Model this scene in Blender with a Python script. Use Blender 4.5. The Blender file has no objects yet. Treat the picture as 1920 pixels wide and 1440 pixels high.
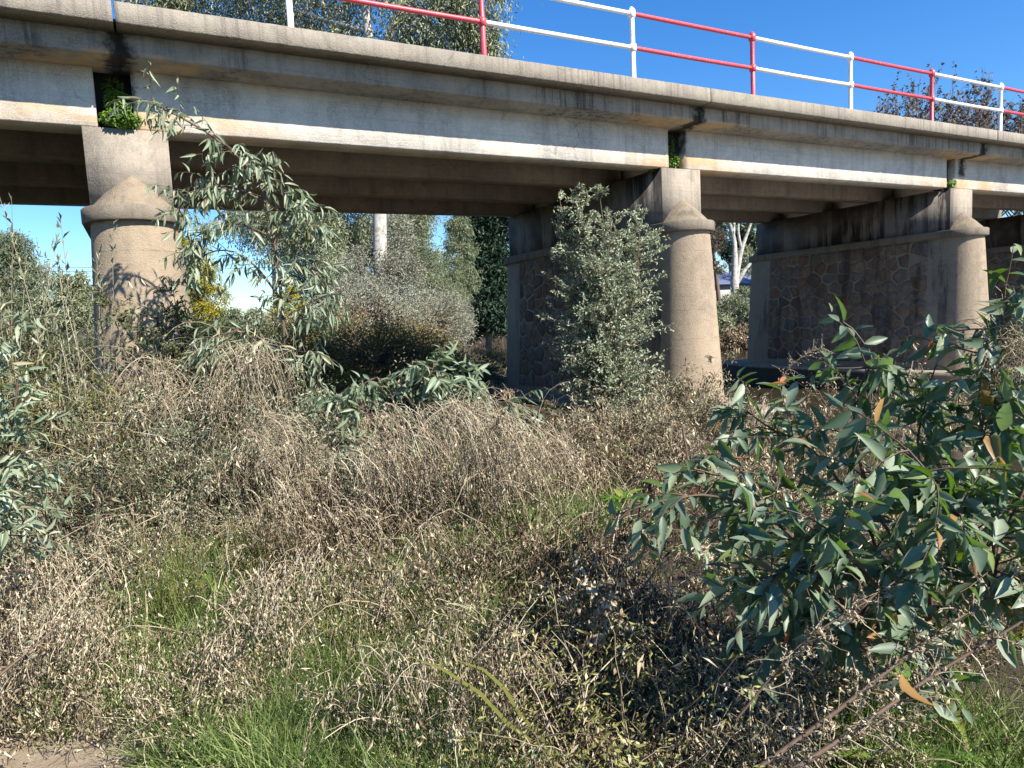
import bpy, math, random
import numpy as np
from mathutils import Matrix, Vector

rng = np.random.default_rng(7)
random.seed(7)
S = bpy.context.scene
COL = S.collection

# ------------------------------------------------------------------ camera, sky, sun, exposure
CAM = np.array([-0.0066, -8.1336, 0.0])
FPX = 1285.56                      # focal length in pixels of a 1920 px wide frame
R_ = np.array([0.88116165, -0.46991351, -0.05230142])
U_ = np.array([0.09078826, 0.05960047, 0.99408515])
F_ = np.array([0.46401685, 0.88069806, -0.09518028])
cd = bpy.data.cameras.new("camera")
cd.sensor_width = 36.0
cd.lens = 36.0 * FPX / 1920.0
cd.clip_start = 0.05
cd.clip_end = 9000
cam = bpy.data.objects.new("camera", cd)
cam.matrix_world = Matrix(((R_[0], U_[0], -F_[0], CAM[0]), (R_[1], U_[1], -F_[1], CAM[1]),
                           (R_[2], U_[2], -F_[2], CAM[2]), (0, 0, 0, 1)))
COL.objects.link(cam)
S.camera = cam

SUN = Vector((0.294, -0.694, 0.662)).normalized()   # towards the sun
W = bpy.data.worlds.new("World")
S.world = W
W.use_nodes = True
nt = W.node_tree
bg = nt.nodes["Background"]
sky = nt.nodes.new("ShaderNodeTexSky")
sky.sky_type = 'NISHITA'
sky.sun_disc = False
sky.sun_elevation = math.asin(SUN.z)
sky.sun_rotation = math.atan2(SUN.x, SUN.y)
sky.air_density = 1.15
sky.dust_density = 0.05
sky.ozone_density = 3.5
hs = nt.nodes.new("ShaderNodeHueSaturation"); hs.inputs["Saturation"].default_value = 1.30
tm = nt.nodes.new("ShaderNodeMix"); tm.data_type = 'RGBA'; tm.blend_type = 'MULTIPLY'; tm.inputs[0].default_value = 1.0
tm.inputs[7].default_value = (0.80, 0.97, 1.20, 1)      # the deep clear blue of this winter sky
nt.links.new(sky.outputs[0], hs.inputs["Color"]); nt.links.new(hs.outputs[0], tm.inputs[6]); nt.links.new(tm.outputs[2], bg.inputs[0])
bg.inputs[1].default_value = 0.076
sl = bpy.data.lights.new("sun", 'SUN')
sl.energy = 5.0
sl.angle = math.radians(0.53)
sl.color = (1.0, 0.94, 0.84)
so = bpy.data.objects.new("sun", sl)
so.rotation_euler = SUN.to_track_quat('Z', 'Y').to_euler()
so.location = (5, -20, 20)
COL.objects.link(so)
S.view_settings.view_transform = 'Standard'
S.view_settings.look = 'None'
S.view_settings.exposure = 1.15
S.view_settings.gamma = 1.0
S.view_settings.use_curve_mapping = False
S.cycles.max_bounces = 8
S.cycles.transparent_max_bounces = 4

def ray(x, y):
    return (x - 960) * R_ + (720 - y) * U_ + FPX * F_
def at(x, y, Y):                    # a sight line cut by the vertical plane at depth Y
    v = ray(x, y); return CAM + v * ((Y - CAM[1]) / v[1])
def dp(x, y, dep):                  # a sight line at a distance
    return CAM + ray(x, y) * (dep / FPX)
def depth(P):
    return (np.asarray(P) - CAM) @ F_

def sstep(a, b, x):
    t = np.clip((x - a) / (b - a), 0, 1); return t * t * (3 - 2 * t)

# ------------------------------------------------------------------ material helpers
class NT:
    def __init__(s, name):
        s.m = bpy.data.materials.new(name); s.m.use_nodes = True
        s.t = s.m.node_tree; s.t.nodes.clear()
        s.out = s.n("ShaderNodeOutputMaterial")
    def n(s, t, **k):
        nd = s.t.nodes.new(t)
        for a, b in k.items(): setattr(nd, a, b)
        return nd
    def l(s, a, b): s.t.links.new(a, b)
    def set(s, sock, v):
        if isinstance(v, bpy.types.NodeSocket): s.l(v, sock)
        else: sock.default_value = v
    def math(s, op, a, b=0.0, c=0.0, clamp=False):
        nd = s.n("ShaderNodeMath", operation=op, use_clamp=clamp)
        for i, v in enumerate((a, b, c)): s.set(nd.inputs[i], v)
        return nd.outputs[0]
    def pos(s): return s.n("ShaderNodeNewGeometry").outputs["Position"]
    def map(s, vec, sc=(1, 1, 1), loc=(0, 0, 0)):
        nd = s.n("ShaderNodeMapping"); s.l(vec, nd.inputs[0])
        nd.inputs["Scale"].default_value = sc; nd.inputs["Location"].default_value = loc
        return nd.outputs[0]
    def noise(s, vec, sc, det=4, rough=0.6, dist=0.0):
        nd = s.n("ShaderNodeTexNoise"); s.l(vec, nd.inputs["Vector"])
        nd.inputs["Scale"].default_value = sc; nd.inputs["Detail"].default_value = det
        nd.inputs["Roughness"].default_value = rough; nd.inputs["Distortion"].default_value = dist
        return nd.outputs[0]
    def rng(s, v, a, b, c=0.0, d=1.0, smooth=True):
        nd = s.n("ShaderNodeMapRange", interpolation_type='SMOOTHSTEP' if smooth else 'LINEAR')
        s.set(nd.inputs[0], v)
        for i, q in enumerate((a, b, c, d)): s.set(nd.inputs[i + 1], q)
        return nd.outputs[0]
    def mix(s, f, a, b, mode='MIX'):
        nd = s.n("ShaderNodeMix", data_type='RGBA', blend_type=mode)
        s.set(nd.inputs[0], f)
        for sk, v in ((nd.inputs[6], a), (nd.inputs[7], b)):
            if isinstance(v, bpy.types.NodeSocket): s.l(v, sk)
            else: sk.default_value = tuple(v) + (1,) if len(v) == 3 else v
        return nd.outputs[2]
    def ramp(s, f, stops):
        nd = s.n("ShaderNodeValToRGB"); s.l(f, nd.inputs[0]); e = nd.color_ramp.elements
        while len(e) < len(stops): e.new(0.5)
        for el, (p, c) in zip(e, stops): el.position = p; el.color = tuple(c) + (1,)
        return nd.outputs[0]
    def bump(s, h, st=0.3, dist=0.02):
        nd = s.n("ShaderNodeBump"); s.l(h, nd.inputs["Height"])
        nd.inputs["Strength"].default_value = st; nd.inputs["Distance"].default_value = dist
        return nd.outputs[0]
    def princ(s, col, rough=0.9, spec=0.3, normal=None, **k):
        p = s.n("ShaderNodeBsdfPrincipled")
        if isinstance(col, bpy.types.NodeSocket): s.l(col, p.inputs["Base Color"])
        else: p.inputs["Base Color"].default_value = tuple(col) + (1,)
        s.set(p.inputs["Roughness"], rough); p.inputs["Specular IOR Level"].default_value = spec
        if normal is not None: s.l(normal, p.inputs["Normal"])
        for a, b in k.items(): p.inputs[a].default_value = b
        return p
    def done(s, sh):
        s.l(sh.outputs[0] if hasattr(sh, "outputs") else sh, s.out.inputs[0]); return s.m

def concrete(name, base, alt, streak=0.4, streak_col=(0.03, 0.028, 0.026), joint=False, orange=False, boards=True,
             rough_bump=0.35, pits=0.5, ztone=None, sscale=5.0, sth=(.48, .62), lines=0.0, cracks=0.3):
    m = NT(name); P = m.pos()
    n1 = m.noise(P, 1.1, 7, 0.72); n2 = m.noise(P, 7.0, 5, 0.7); n3 = m.noise(P, 70, 3, 0.7)
    c = m.mix(m.rng(n1, 0.38, 0.62), base, alt)
    c = m.mix(m.rng(m.noise(P, 2.3, 6, 0.75, 0.6), 0.50, 0.64, 0, 0.5), c, [x * 0.5 for x in alt])
    c = m.mix(m.rng(n2, 0.35, 0.75, 0, 0.4), c, [x * 0.62 for x in base])
    c = m.mix(m.rng(n3, 0.38, 0.72, 0, 0.45), c, [min(1, x * 1.35) for x in base])
    st = m.noise(m.map(P, (sscale, sscale, 0.35)), 1.0, 6, 0.7)
    big = m.noise(P, 0.55, 3, 0.6)
    sm = m.math('MULTIPLY', m.rng(st, *sth), m.rng(big, 0.38, 0.6, 0.25, 1.0))
    c = m.mix(m.math('MULTIPLY', sm, streak), c, streak_col)
    sep = m.n("ShaderNodeSeparateXYZ"); m.l(P, sep.inputs[0]); X, Z = sep.outputs[0], sep.outputs[2]
    hb = m.noise(m.map(P, (0.45, 0.45, 30)), 1.0, 5, 0.75)
    if boards:
        c = m.mix(m.rng(hb, 0.50, 0.66, 0, 0.5), c, [x * 0.7 for x in base])
        fr = m.math('FRACT', m.math('MULTIPLY', Z, 6.4))
        ln = m.math('MULTIPLY', m.rng(fr, 0.0, 0.035, 1, 0), m.rng(n1, 0.45, 0.62))
        c = m.mix(m.math('MULTIPLY', ln, 0.6), c, (0.05, 0.045, 0.04))
    dj = m.math('PINGPONG', X, 4.0)
    djn = m.math('ADD', dj, m.math('MULTIPLY', m.math('SUBTRACT', n2, 0.5), 0.5))
    if orange:
        lo = m.rng(dj, 0.3, 2.2, 1, 0)
        o = m.math('MULTIPLY', lo, m.rng(m.noise(m.map(P, (1.2, 1.2, 4)), 1.4, 4), 0.38, 0.62))
        c = m.mix(m.math('MULTIPLY', m.math('MULTIPLY', o, 0.75), m.rng(Z, orange, orange + .05, 1, 0)), c, (0.55, 0.35, 0.16))
    if joint:
        bl = m.rng(djn, 0.03, 0.20, 1, 0)
        bl = m.math('MULTIPLY', bl, m.rng(Z, 2.5, 2.62, 0, 1))
        c = m.mix(m.math('MULTIPLY', bl, 0.93), c, (0.012, 0.011, 0.011))
    if ztone:
        zz = m.math('ADD', Z, m.math('MULTIPLY', m.math('SUBTRACT', n2, 0.5), min(.8, 1.2 * (ztone[1] - ztone[0]))))
        c = m.mix(m.rng(zz, ztone[0], ztone[1], ztone[2], 0), c, ztone[3])
    if lines:
        fr = m.math('FRACT', m.math('ADD', m.math('MULTIPLY', Z, 1 / lines), m.math('MULTIPLY', n1, .06)))
        c = m.mix(m.math('MULTIPLY', m.rng(fr, 0.0, .03, 1, 0), m.rng(n2, .42, .6, 0, .75)), c, [x * .3 for x in base])
    if cracks:
        vd = m.n("ShaderNodeVectorMath", operation='ADD'); m.l(P, vd.inputs[0]); nn_ = m.n("ShaderNodeTexNoise"); m.l(P, nn_.inputs["Vector"]); nn_.inputs["Scale"].default_value = 2.5; nn_.inputs["Detail"].default_value = 6
        sc_ = m.n("ShaderNodeVectorMath", operation='SCALE'); m.l(nn_.outputs["Color"], sc_.inputs[0]); sc_.inputs["Scale"].default_value = .55; m.l(sc_.outputs[0], vd.inputs[1])
        vc = m.n("ShaderNodeTexVoronoi", feature='DISTANCE_TO_EDGE'); m.l(vd.outputs[0], vc.inputs["Vector"]); vc.inputs["Scale"].default_value = .75
        ck = m.math('MULTIPLY', m.rng(vc.outputs["Distance"], .002, .010, 1, 0), m.rng(m.noise(P, .8, 3), .5, .62))
        c = m.mix(m.math('MULTIPLY', ck, cracks), c, (0.04, 0.035, 0.03))
    vor = m.n("ShaderNodeTexVoronoi"); m.l(P, vor.inputs["Vector"]); vor.inputs["Scale"].default_value = 26
    pit = m.math('MULTIPLY', m.rng(vor.outputs["Distance"], 0.05, 0.16, 1, 0), m.rng(n2, 0.5, 0.6))
    c = m.mix(m.math('MULTIPLY', pit, pits), c, [x * 0.25 for x in base])
    h = m.math('ADD', m.math('MULTIPLY', n3, 0.6), m.math('MULTIPLY', n2, 0.7))
    h = m.math('SUBTRACT', m.math('ADD', h, m.math('MULTIPLY', hb, 0.4 if boards else 0.0)), m.math('MULTIPLY', pit, 0.6))
    return m.done(m.princ(c, 0.92, 0.25, m.bump(h, rough_bump, 0.03)))

def leaf_mat(name, stops, trans=0.3, rough=0.5, spec=0.35, tcol=None):
    m = NT(name)
    a = m.n("ShaderNodeAttribute"); a.attribute_name = "tint"
    c = m.ramp(a.outputs["Fac"], stops)
    p = m.princ(c, rough, spec)
    t = m.n("ShaderNodeBsdfTranslucent")
    tc = m.mix(0.5, c, tcol) if tcol else c
    tb = m.n("ShaderNodeHueSaturation"); tb.inputs["Value"].default_value = 1.5; tb.inputs["Saturation"].default_value = 1.2
    m.l(tc, tb.inputs["Color"]); m.l(tb.outputs[0], t.inputs[0])
    mx = m.n("ShaderNodeMixShader"); mx.inputs[0].default_value = trans
    m.l(p.outputs[0], mx.inputs[1]); m.l(t.outputs[0], mx.inputs[2])
    return m.done(mx)

def plain(name, col, rough=0.6, spec=0.4, nscale=9, amt=0.35, dark=None, bump=0.2):
    m = NT(name); P = m.pos(); n = m.noise(P, nscale, 5, 0.65)
    c = m.mix(m.rng(n, 0.4, 0.7, 0, amt), col, dark or [x * 0.5 for x in col])
    return m.done(m.princ(c, rough, spec, m.bump(n, bump, 0.01)))

M = {}
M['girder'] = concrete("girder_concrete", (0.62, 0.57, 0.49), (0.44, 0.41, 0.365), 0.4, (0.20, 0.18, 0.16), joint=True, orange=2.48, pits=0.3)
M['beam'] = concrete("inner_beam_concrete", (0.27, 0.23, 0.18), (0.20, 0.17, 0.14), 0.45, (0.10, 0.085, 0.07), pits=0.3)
M['coping'] = concrete("coping_concrete", (0.30, 0.265, 0.21), (0.235, 0.205, 0.17), 0.6, (0.10, 0.09, 0.085), boards=False, rough_bump=0.7, sscale=16)
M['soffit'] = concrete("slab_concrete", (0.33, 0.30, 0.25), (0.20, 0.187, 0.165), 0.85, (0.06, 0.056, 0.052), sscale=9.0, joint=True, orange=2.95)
M['block'] = concrete("pier_head_concrete", (0.31, 0.265, 0.21), (0.25, 0.22, 0.18), 0.45, (0.10, 0.095, 0.09), boards=True, pits=0.9)
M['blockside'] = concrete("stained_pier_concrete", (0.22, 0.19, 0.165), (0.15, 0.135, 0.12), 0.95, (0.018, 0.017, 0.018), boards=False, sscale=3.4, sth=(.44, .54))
M['render'] = concrete("cement_render", (0.33, 0.258, 0.178), (0.29, 0.23, 0.168), 0.28, (0.15, 0.122, 0.095), boards=False, rough_bump=0.55, pits=0.6, lines=.47,
                       ztone=(-1.6, -0.4, 0.45, (0.37, 0.28, 0.18)))
M['shaft'] = concrete("mortar_wall", (0.34, 0.285, 0.215), (0.25, 0.215, 0.17), 0.7, (0.03, 0.028, 0.026), boards=False, rough_bump=0.8, sth=(.46, .60),
                      ztone=(-1.3, -0.2, 0.5, (0.30, 0.22, 0.15)), sscale=2.6)
M['cap'] = concrete("weathered_cap_concrete", (0.27, 0.215, 0.15), (0.20, 0.165, 0.125), 0.5, (0.09, 0.08, 0.07), boards=False, rough_bump=0.8, sscale=9)
M['ring'] = concrete("weathered_shaded_ring_concrete", (0.225, 0.185, 0.14), (0.17, 0.145, 0.115), 0.5, (0.08, 0.07, 0.06), boards=False, rough_bump=0.5, sscale=9)  # darker than the cap: the ring's weaker sunlight is painted into its colour
M['black'] = concrete("black_stained_concrete", (0.030, 0.028, 0.027), (0.016, 0.016, 0.017), 0.6, (0.10, 0.095, 0.09), boards=False, rough_bump=0.8)
M['footing'] = concrete("footing_concrete", (0.33, 0.27, 0.20), (0.26, 0.22, 0.17), 0.3, (0.07, 0.06, 0.05), boards=False, ztone=(-1.72, -1.655, .93, (0.03, 0.027, 0.022)))  # footing sides turn near black just below the top edge
m = NT("rubble_stone"); P = m.pos(); oi = m.n("ShaderNodeObjectInfo")
c = m.ramp(oi.outputs["Random"], [(0, (0.13, 0.09, 0.07)), (.3, (0.25, 0.175, 0.12)), (.55, (0.17, 0.15, 0.135)), (.8, (0.30, 0.225, 0.155)), (1, (0.24, 0.125, 0.075))])
n = m.noise(P, 7, 7, .75); c = m.mix(m.rng(n, .38, .66, 0, .75), c, (0.085, 0.068, 0.058)); c = m.mix(m.rng(m.noise(P, 3.1, 6, .75), .55, .68, 0, .6), c, (0.25, 0.21, 0.165))
c = m.mix(m.rng(m.noise(m.map(P, (2.6, 2.6, .35)), 1, 6, .7), .52, .64, 0, .6), c, (0.03, 0.028, 0.027))
M['stone'] = m.done(m.princ(c, .92, .2, m.bump(n, .8, .05)))
def paint(name, col, chip):
    m = NT(name); P = m.pos(); n = m.noise(P, 38, 5, 0.7); n2 = m.noise(P, 6, 3)
    c = m.mix(m.rng(n, 0.60, 0.66, 0, 0.85), col, chip); c = m.mix(m.rng(m.noise(m.map(P, (3, 3, 12)), 3, 5, .7), .55, .75, 0, .55), c, [x * .55 + .04 for x in col])
    c = m.mix(m.rng(n2, 0.45, 0.75, 0, 0.25), c, [x * 0.6 for x in col])
    return m.done(m.princ(c, 0.42, 0.5, m.bump(n, 0.15, 0.004)))
M['white'] = paint("white_paint", (0.78, 0.77, 0.74), (0.25, 0.2, 0.16))
M['red'] = paint("red_paint", (0.52, 0.055, 0.075), (0.6, 0.35, 0.33))
M['bark_white'] = plain("pale_bark", (0.46, 0.43, 0.38), 0.9, 0.2, 5, 0.8, (0.16, 0.14, 0.12))
M['bark'] = plain("grey_brown_bark", (0.22, 0.19, 0.16), 0.9, 0.2, 6, 0.7, (0.09, 0.075, 0.06), 0.6)
M['twig'] = plain("brown_twig", (0.15, 0.10, 0.07), 0.8, 0.2, 20)
M['redtwig'] = plain("reddish_twig", (0.115, 0.075, 0.05), 0.6, 0.35, 20)
M['drystem'] = leaf_mat("dry_stem", [(0, (0.06, 0.043, 0.03)), (0.4, (0.19, 0.145, 0.095)), (0.75, (0.42, 0.345, 0.235)), (1, (0.62, 0.54, 0.39))], 0.1, 0.8, 0.2)
M['dryleaf'] = leaf_mat("dry_leaf", [(0, (0.035, 0.022, 0.015)), (0.3, (0.11, 0.078, 0.048)), (0.58, (0.27, 0.205, 0.130)), (0.8, (0.47, 0.385, 0.255)), (1, (0.62, 0.53, 0.37))], 0.18, 0.85, 0.15)
M['grass'] = leaf_mat("green_grass", [(0, (0.03, 0.055, 0.015)), (0.35, (0.10, 0.155, 0.035)), (0.65, (0.24, 0.31, 0.10)), (0.85, (0.36, 0.41, 0.17)), (1, (0.50, 0.45, 0.26))], 0.35, 0.55, 0.3)
M['rush'] = leaf_mat("rush_green", [(0, (0.04, 0.065, 0.02)), (0.6, (0.11, 0.13, 0.035)), (1, (0.25, 0.24, 0.06))], 0.2, 0.45, 0.4)
M['dock'] = leaf_mat("broad_green_leaf", [(0, (0.07, 0.16, 0.02)), (0.6, (0.13, 0.24, 0.04)), (1, (0.28, 0.32, 0.07))], 0.45, 0.45, 0.4)
M['yelleaf'] = leaf_mat("yellow_green_leaf", [(0, (0.10, 0.10, 0.04)), (0.5, (0.26, 0.26, 0.09)), (1, (0.42, 0.38, 0.14))], 0.35, 0.6, 0.3)
M['glauc'] = leaf_mat("glaucous_leaf", [(0, (0.095, 0.135, 0.070)), (0.5, (0.19, 0.24, 0.15)), (0.85, (0.29, 0.32, 0.22)), (1, (0.33, 0.27, 0.15))], 0.2, 0.42, 0.5, (0.2, 0.3, 0.08))
M['gumleaf'] = leaf_mat("waxy_gum_leaf", [(0, (0.048, 0.082, 0.048)), (0.45, (0.105, 0.150, 0.095)), (0.8, (0.25, 0.295, 0.20)), (0.9, (0.17, 0.22, 0.05)), (1, (0.33, 0.10, 0.05))], 0.22, 0.45, 0.45, (0.20, 0.36, 0.03))
M['olive'] = leaf_mat("grey_green_leaf", [(0, (0.105, 0.13, 0.07)), (0.5, (0.21, 0.245, 0.15)), (1, (0.38, 0.41, 0.28))], 0.2, 0.5, 0.45)
M['darkshrub'] = leaf_mat("dark_shrub_leaf", [(0, (0.04, 0.055, 0.024)), (0.6, (0.10, 0.125, 0.05)), (1, (0.20, 0.18, 0.08))], 0.2, 0.5, 0.4)
M['crown'] = leaf_mat("tree_leaf_grey_green", [(0, (0.12, 0.145, 0.075)), (0.5, (0.24, 0.27, 0.155)), (1, (0.42, 0.43, 0.26))], 0.2, 0.55, 0.35)
M['crown_dark'] = leaf_mat("tree_leaf_dark", [(0, (0.012, 0.03, 0.018)), (0.6, (0.03, 0.06, 0.032)), (1, (0.06, 0.09, 0.05))], 0.1, 0.6, 0.25)
M['crown_pale'] = leaf_mat("tree_leaf_pale", [(0, (0.12, 0.155, 0.085)), (0.5, (0.20, 0.235, 0.14)), (1, (0.30, 0.31, 0.18))], 0.3, 0.6, 0.3)
M['crown_silver'] = leaf_mat("tree_leaf_silver", [(0, (0.16, 0.17, 0.12)), (0.5, (0.27, 0.275, 0.205)), (1, (0.42, 0.40, 0.29))], 0.2, 0.6, 0.3)
M['crown_yellow'] = leaf_mat("yellow_blossom", [(0, (0.14, 0.15, 0.03)), (0.5, (0.34, 0.30, 0.04)), (1, (0.55, 0.46, 0.05))], 0.3, 0.7, 0.2)
M['crown_rust'] = leaf_mat("rusty_bramble_leaf", [(0, (0.09, 0.10, 0.035)), (0.5, (0.20, 0.18, 0.07)), (1, (0.34, 0.20, 0.09))], 0.25, 0.7, 0.2)
M['crown_brown'] = leaf_mat("sparse_brown_leaf", [(0, (0.07, 0.055, 0.045)), (0.6, (0.16, 0.125, 0.095)), (1, (0.27, 0.22, 0.16))], 0.2, 0.7, 0.2)
M['ivy'] = leaf_mat("ivy_leaf", [(0, (0.05, 0.12, 0.015)), (0.6, (0.12, 0.22, 0.035)), (1, (0.24, 0.33, 0.05))], 0.3, 0.5, 0.4)

# ------------------------------------------------------------------ mesh helpers
def props(o, label=None, cat=None, group=None, kind=None):
    if label: o['label'] = label
    if cat: o['category'] = cat
    if group: o['group'] = group
    if kind: o['kind'] = kind
    return o
def mk(name, V, faces, mats, parent=None, tint=None, smooth=False, midx=None, **pp):
    """V (n,3); faces: list of int arrays (k,3) or (k,4)"""
    V = np.asarray(V, dtype=np.float32)
    if parent is not None and hasattr(parent, 'location'):
        V = V - np.array(parent_world(parent), dtype=np.float32)
    me = bpy.data.meshes.new(name)
    faces = [np.asarray(f, dtype=np.int32) for f in faces if len(f)]
    me.vertices.add(len(V)); me.vertices.foreach_set("co", V.ravel())
    li = np.concatenate([f.ravel() for f in faces])
    tot = np.concatenate([np.full(len(f), f.shape[1], dtype=np.int32) for f in faces])
    st = np.concatenate([[0], np.cumsum(tot)[:-1]]).astype(np.int32)
    me.loops.add(len(li)); me.loops.foreach_set("vertex_index", li)
    me.polygons.add(len(tot)); me.polygons.foreach_set("loop_start", st)
    if midx is not None: me.polygons.foreach_set("material_index", np.asarray(midx, dtype=np.int32))
    if smooth: me.polygons.foreach_set("use_smooth", np.ones(len(tot), dtype=bool))
    if tint is not None:
        a = me.attributes.new("tint", 'FLOAT', 'POINT'); a.data.foreach_set("value", np.asarray(tint, dtype=np.float32))
    for mm in (mats if isinstance(mats, list) else [mats]): me.materials.append(mm)
    me.update(calc_edges=True)
    o = bpy.data.objects.new(name, me); COL.objects.link(o)
    if parent is not None: o.parent = parent
    return props(o, **pp)
def parent_world(p):
    v = Vector((0, 0, 0))
    while p is not None:
        v = v + p.location; p = p.parent
    return v
def thing(name, label, cat, loc, group=None):
    o = bpy.data.objects.new(name, None); COL.objects.link(o)
    o.location = tuple(float(v) for v in loc); o.empty_display_size = 0.2
    return props(o, label, cat, group)

class Acc:
    """collects pieces that end up in one mesh"""
    def __init__(s): s.V = []; s.F = []; s.T = []; s.n = 0; s.MI = []
    def add(s, V, faces, tint=0.5, mi=0):
        V = np.asarray(V, dtype=np.float32)
        for f in faces:
            if len(f): s.F.append(np.asarray(f, dtype=np.int64) + s.n); s.MI.append(np.full(len(f), mi))
        s.V.append(V); s.T.append(np.broadcast_to(np.asarray(tint, dtype=np.float32), (len(V),)) if np.ndim(tint) == 0 else tint)
        s.n += len(V)
    def make(s, name, mats, parent=None, smooth=False, **pp):
        if not s.V: return None
        return mk(name, np.concatenate(s.V), s.F, mats, parent, np.concatenate(s.T), smooth, np.concatenate(s.MI), **pp)

def box(x0, x1, y0, y1, z0, z1):
    V = [(x, y, z) for z in (z0, z1) for y in (y0, y1) for x in (x0, x1)]
    F = [(0, 2, 3, 1), (4, 5, 7, 6), (0, 1, 5, 4), (2, 6, 7, 3), (0, 4, 6, 2), (1, 3, 7, 5)]
    return np.array(V, dtype=float), np.array(F)

def nrm(v): return v / np.maximum(np.linalg.norm(v, axis=-1, keepdims=True), 1e-9)

def tubes(P, R, sides=3, tint=0.5):
    """P (N,K,3) polylines, R (N,K) radii"""
    P = np.asarray(P, dtype=float); R = np.asarray(R, dtype=float)
    N, K, _ = P.shape
    T = np.gradient(P, axis=1); T = nrm(T)
    ref = np.where(np.abs(T[..., 2:3]) > 0.9, np.array([1.0, 0, 0]), np.array([0, 0, 1.0]))
    A = nrm(np.cross(T, ref)); B = np.cross(T, A)
    an = np.arange(sides) * 2 * np.pi / sides
    V = P[:, :, None, :] + R[:, :, None, None] * (np.cos(an)[:, None] * A[:, :, None, :] + np.sin(an)[:, None] * B[:, :, None, :])
    idx = np.arange(N * K * sides).reshape(N, K, sides)
    a = idx[:, :-1, :]; b = np.roll(a, -1, axis=2); c = idx[:, 1:, :]; d_ = np.roll(c, -1, axis=2)
    F = np.stack([a, b, d_, c], axis=-1).reshape(-1, 4)
    t = np.broadcast_to(np.asarray(tint, dtype=float).reshape(-1, 1), (N, K * sides)).ravel() if np.ndim(tint) else np.full(N * K * sides, tint)
    return V.reshape(-1, 3), [F], t

# leaf templates: (u along, v across, w out of the leaf)
TD = (np.array([(0, 0, 0), (.42, .5, .16), (.42, -.5, .16), (1, 0, -.12)]), [np.array([(0, 3, 1), (0, 2, 3)])])
TC = (np.array([(0, 0, 0), (.35, .5, .22), (.3, -.45, .1), (.62, .1, -.22), (1, -.1, .2)]), [np.array([(0, 3, 1), (0, 2, 3), (1, 3, 4), (3, 2, 4)])])
def lance(k=0.25, fold=0.10, wpos=0.36, rev=0.0):
    us = [0, .12, wpos, .62, .83, 1.0]; hw = [0, .27, .5, .40, .2, 0]
    V = [(0, 0, 0)]; 
    for u_, h in zip(us[1:-1], hw[1:-1]):
        z = -k * u_ * u_
        V += [(u_, rev * math.sin(u_ * 3), z), (u_, h + rev * math.sin(u_ * 3), z + fold * h * 2), (u_, -h + rev * math.sin(u_ * 3), z + fold * h * 2)]
    V.append((1, rev * .15, -k)); n = len(V) - 1
    T = [(0, 1, 2), (0, 3, 1)]; Q = []
    for i in range(3):
        a = 1 + 3 * i; b = a + 3
        Q += [(a, b, b + 1, a + 1), (a, a + 2, b + 2, b)]
    a = 10
    T += [(a, n, a + 1), (a, a + 2, n)]
    return np.array(V, dtype=float), [np.array(T), np.array(Q)]
TL = lance()
TB = (np.array([(0, .5, 0), (0, -.5, 0), (.35, .42, -.03), (.35, -.42, -.03), (.7, .28, -.14), (.7, -.28, -.14), (1, 0, -.32)]),
      [np.array([(0, 1, 3, 2), (2, 3, 5, 4)]), np.array([(4, 5, 6)])])
def leaf_frames(D, Nn):
    D = nrm(D); Vv = nrm(np.cross(Nn, D)); Wv = np.cross(D, Vv); return D, Vv, Wv
def leaves(acc, P, D, Nn, L, Wd, tint, tpl=TD, mi=0):
    P = np.asarray(P, dtype=float)
    if not len(P): return
    D, Vv, Wv = leaf_frames(D, Nn)
    L = np.broadcast_to(L, (len(P),)); Wd = np.broadcast_to(Wd, (len(P),)); tint = np.broadcast_to(tint, (len(P),))
    tv, tf = tpl; nv = len(tv)
    V = (P[:, None, :] + tv[None, :, 0, None] * (L[:, None, None] * D[:, None, :]) + tv[None, :, 1, None] * (Wd[:, None, None] * Vv[:, None, :])
         + tv[None, :, 2, None] * (L[:, None, None] * Wv[:, None, :]))
    off = (np.arange(len(P)) * nv)[:, None, None]
    acc.add(V.reshape(-1, 3), [(f[None] + off).reshape(-1, f.shape[1]) for f in tf], np.repeat(tint, nv), mi)
def rdir(n): return nrm(rng.normal(size=(n, 3)))
def U(a, b, n=None): return rng.uniform(a, b, n)

def strands(P0, D0, L, K=5, droop=0.5, jit=0.15):
    """polylines that start at P0 along D0, bend down by droop and wander by jit -> (N,K,3)"""
    N = len(P0); P = np.zeros((N, K, 3)); P[:, 0] = P0; D = nrm(np.asarray(D0, dtype=float)); st = (np.asarray(L) / (K - 1)).reshape(-1, 1) * np.ones((N, 1))
    dr = np.broadcast_to(np.asarray(droop, dtype=float).reshape(-1, 1), (N, 1))
    for k in range(1, K):
        D = nrm(D + np.array([0, 0, -1.0]) * dr / (K - 1) + rng.normal(size=(N, 3)) * jit)
        P[:, k] = P[:, k - 1] + D * st
    return P
def along(P, u):
    """points and tangents at fraction u (N,m) on polylines (N,K,3)"""
    N, K, _ = P.shape; f = u * (K - 1); i = np.clip(f.astype(int), 0, K - 2); t = (f - i)[..., None]
    r = np.arange(N)[:, None]; a, b = P[r, i], P[r, i + 1]
    return a * (1 - t) + b * t, nrm(b - a)

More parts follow.
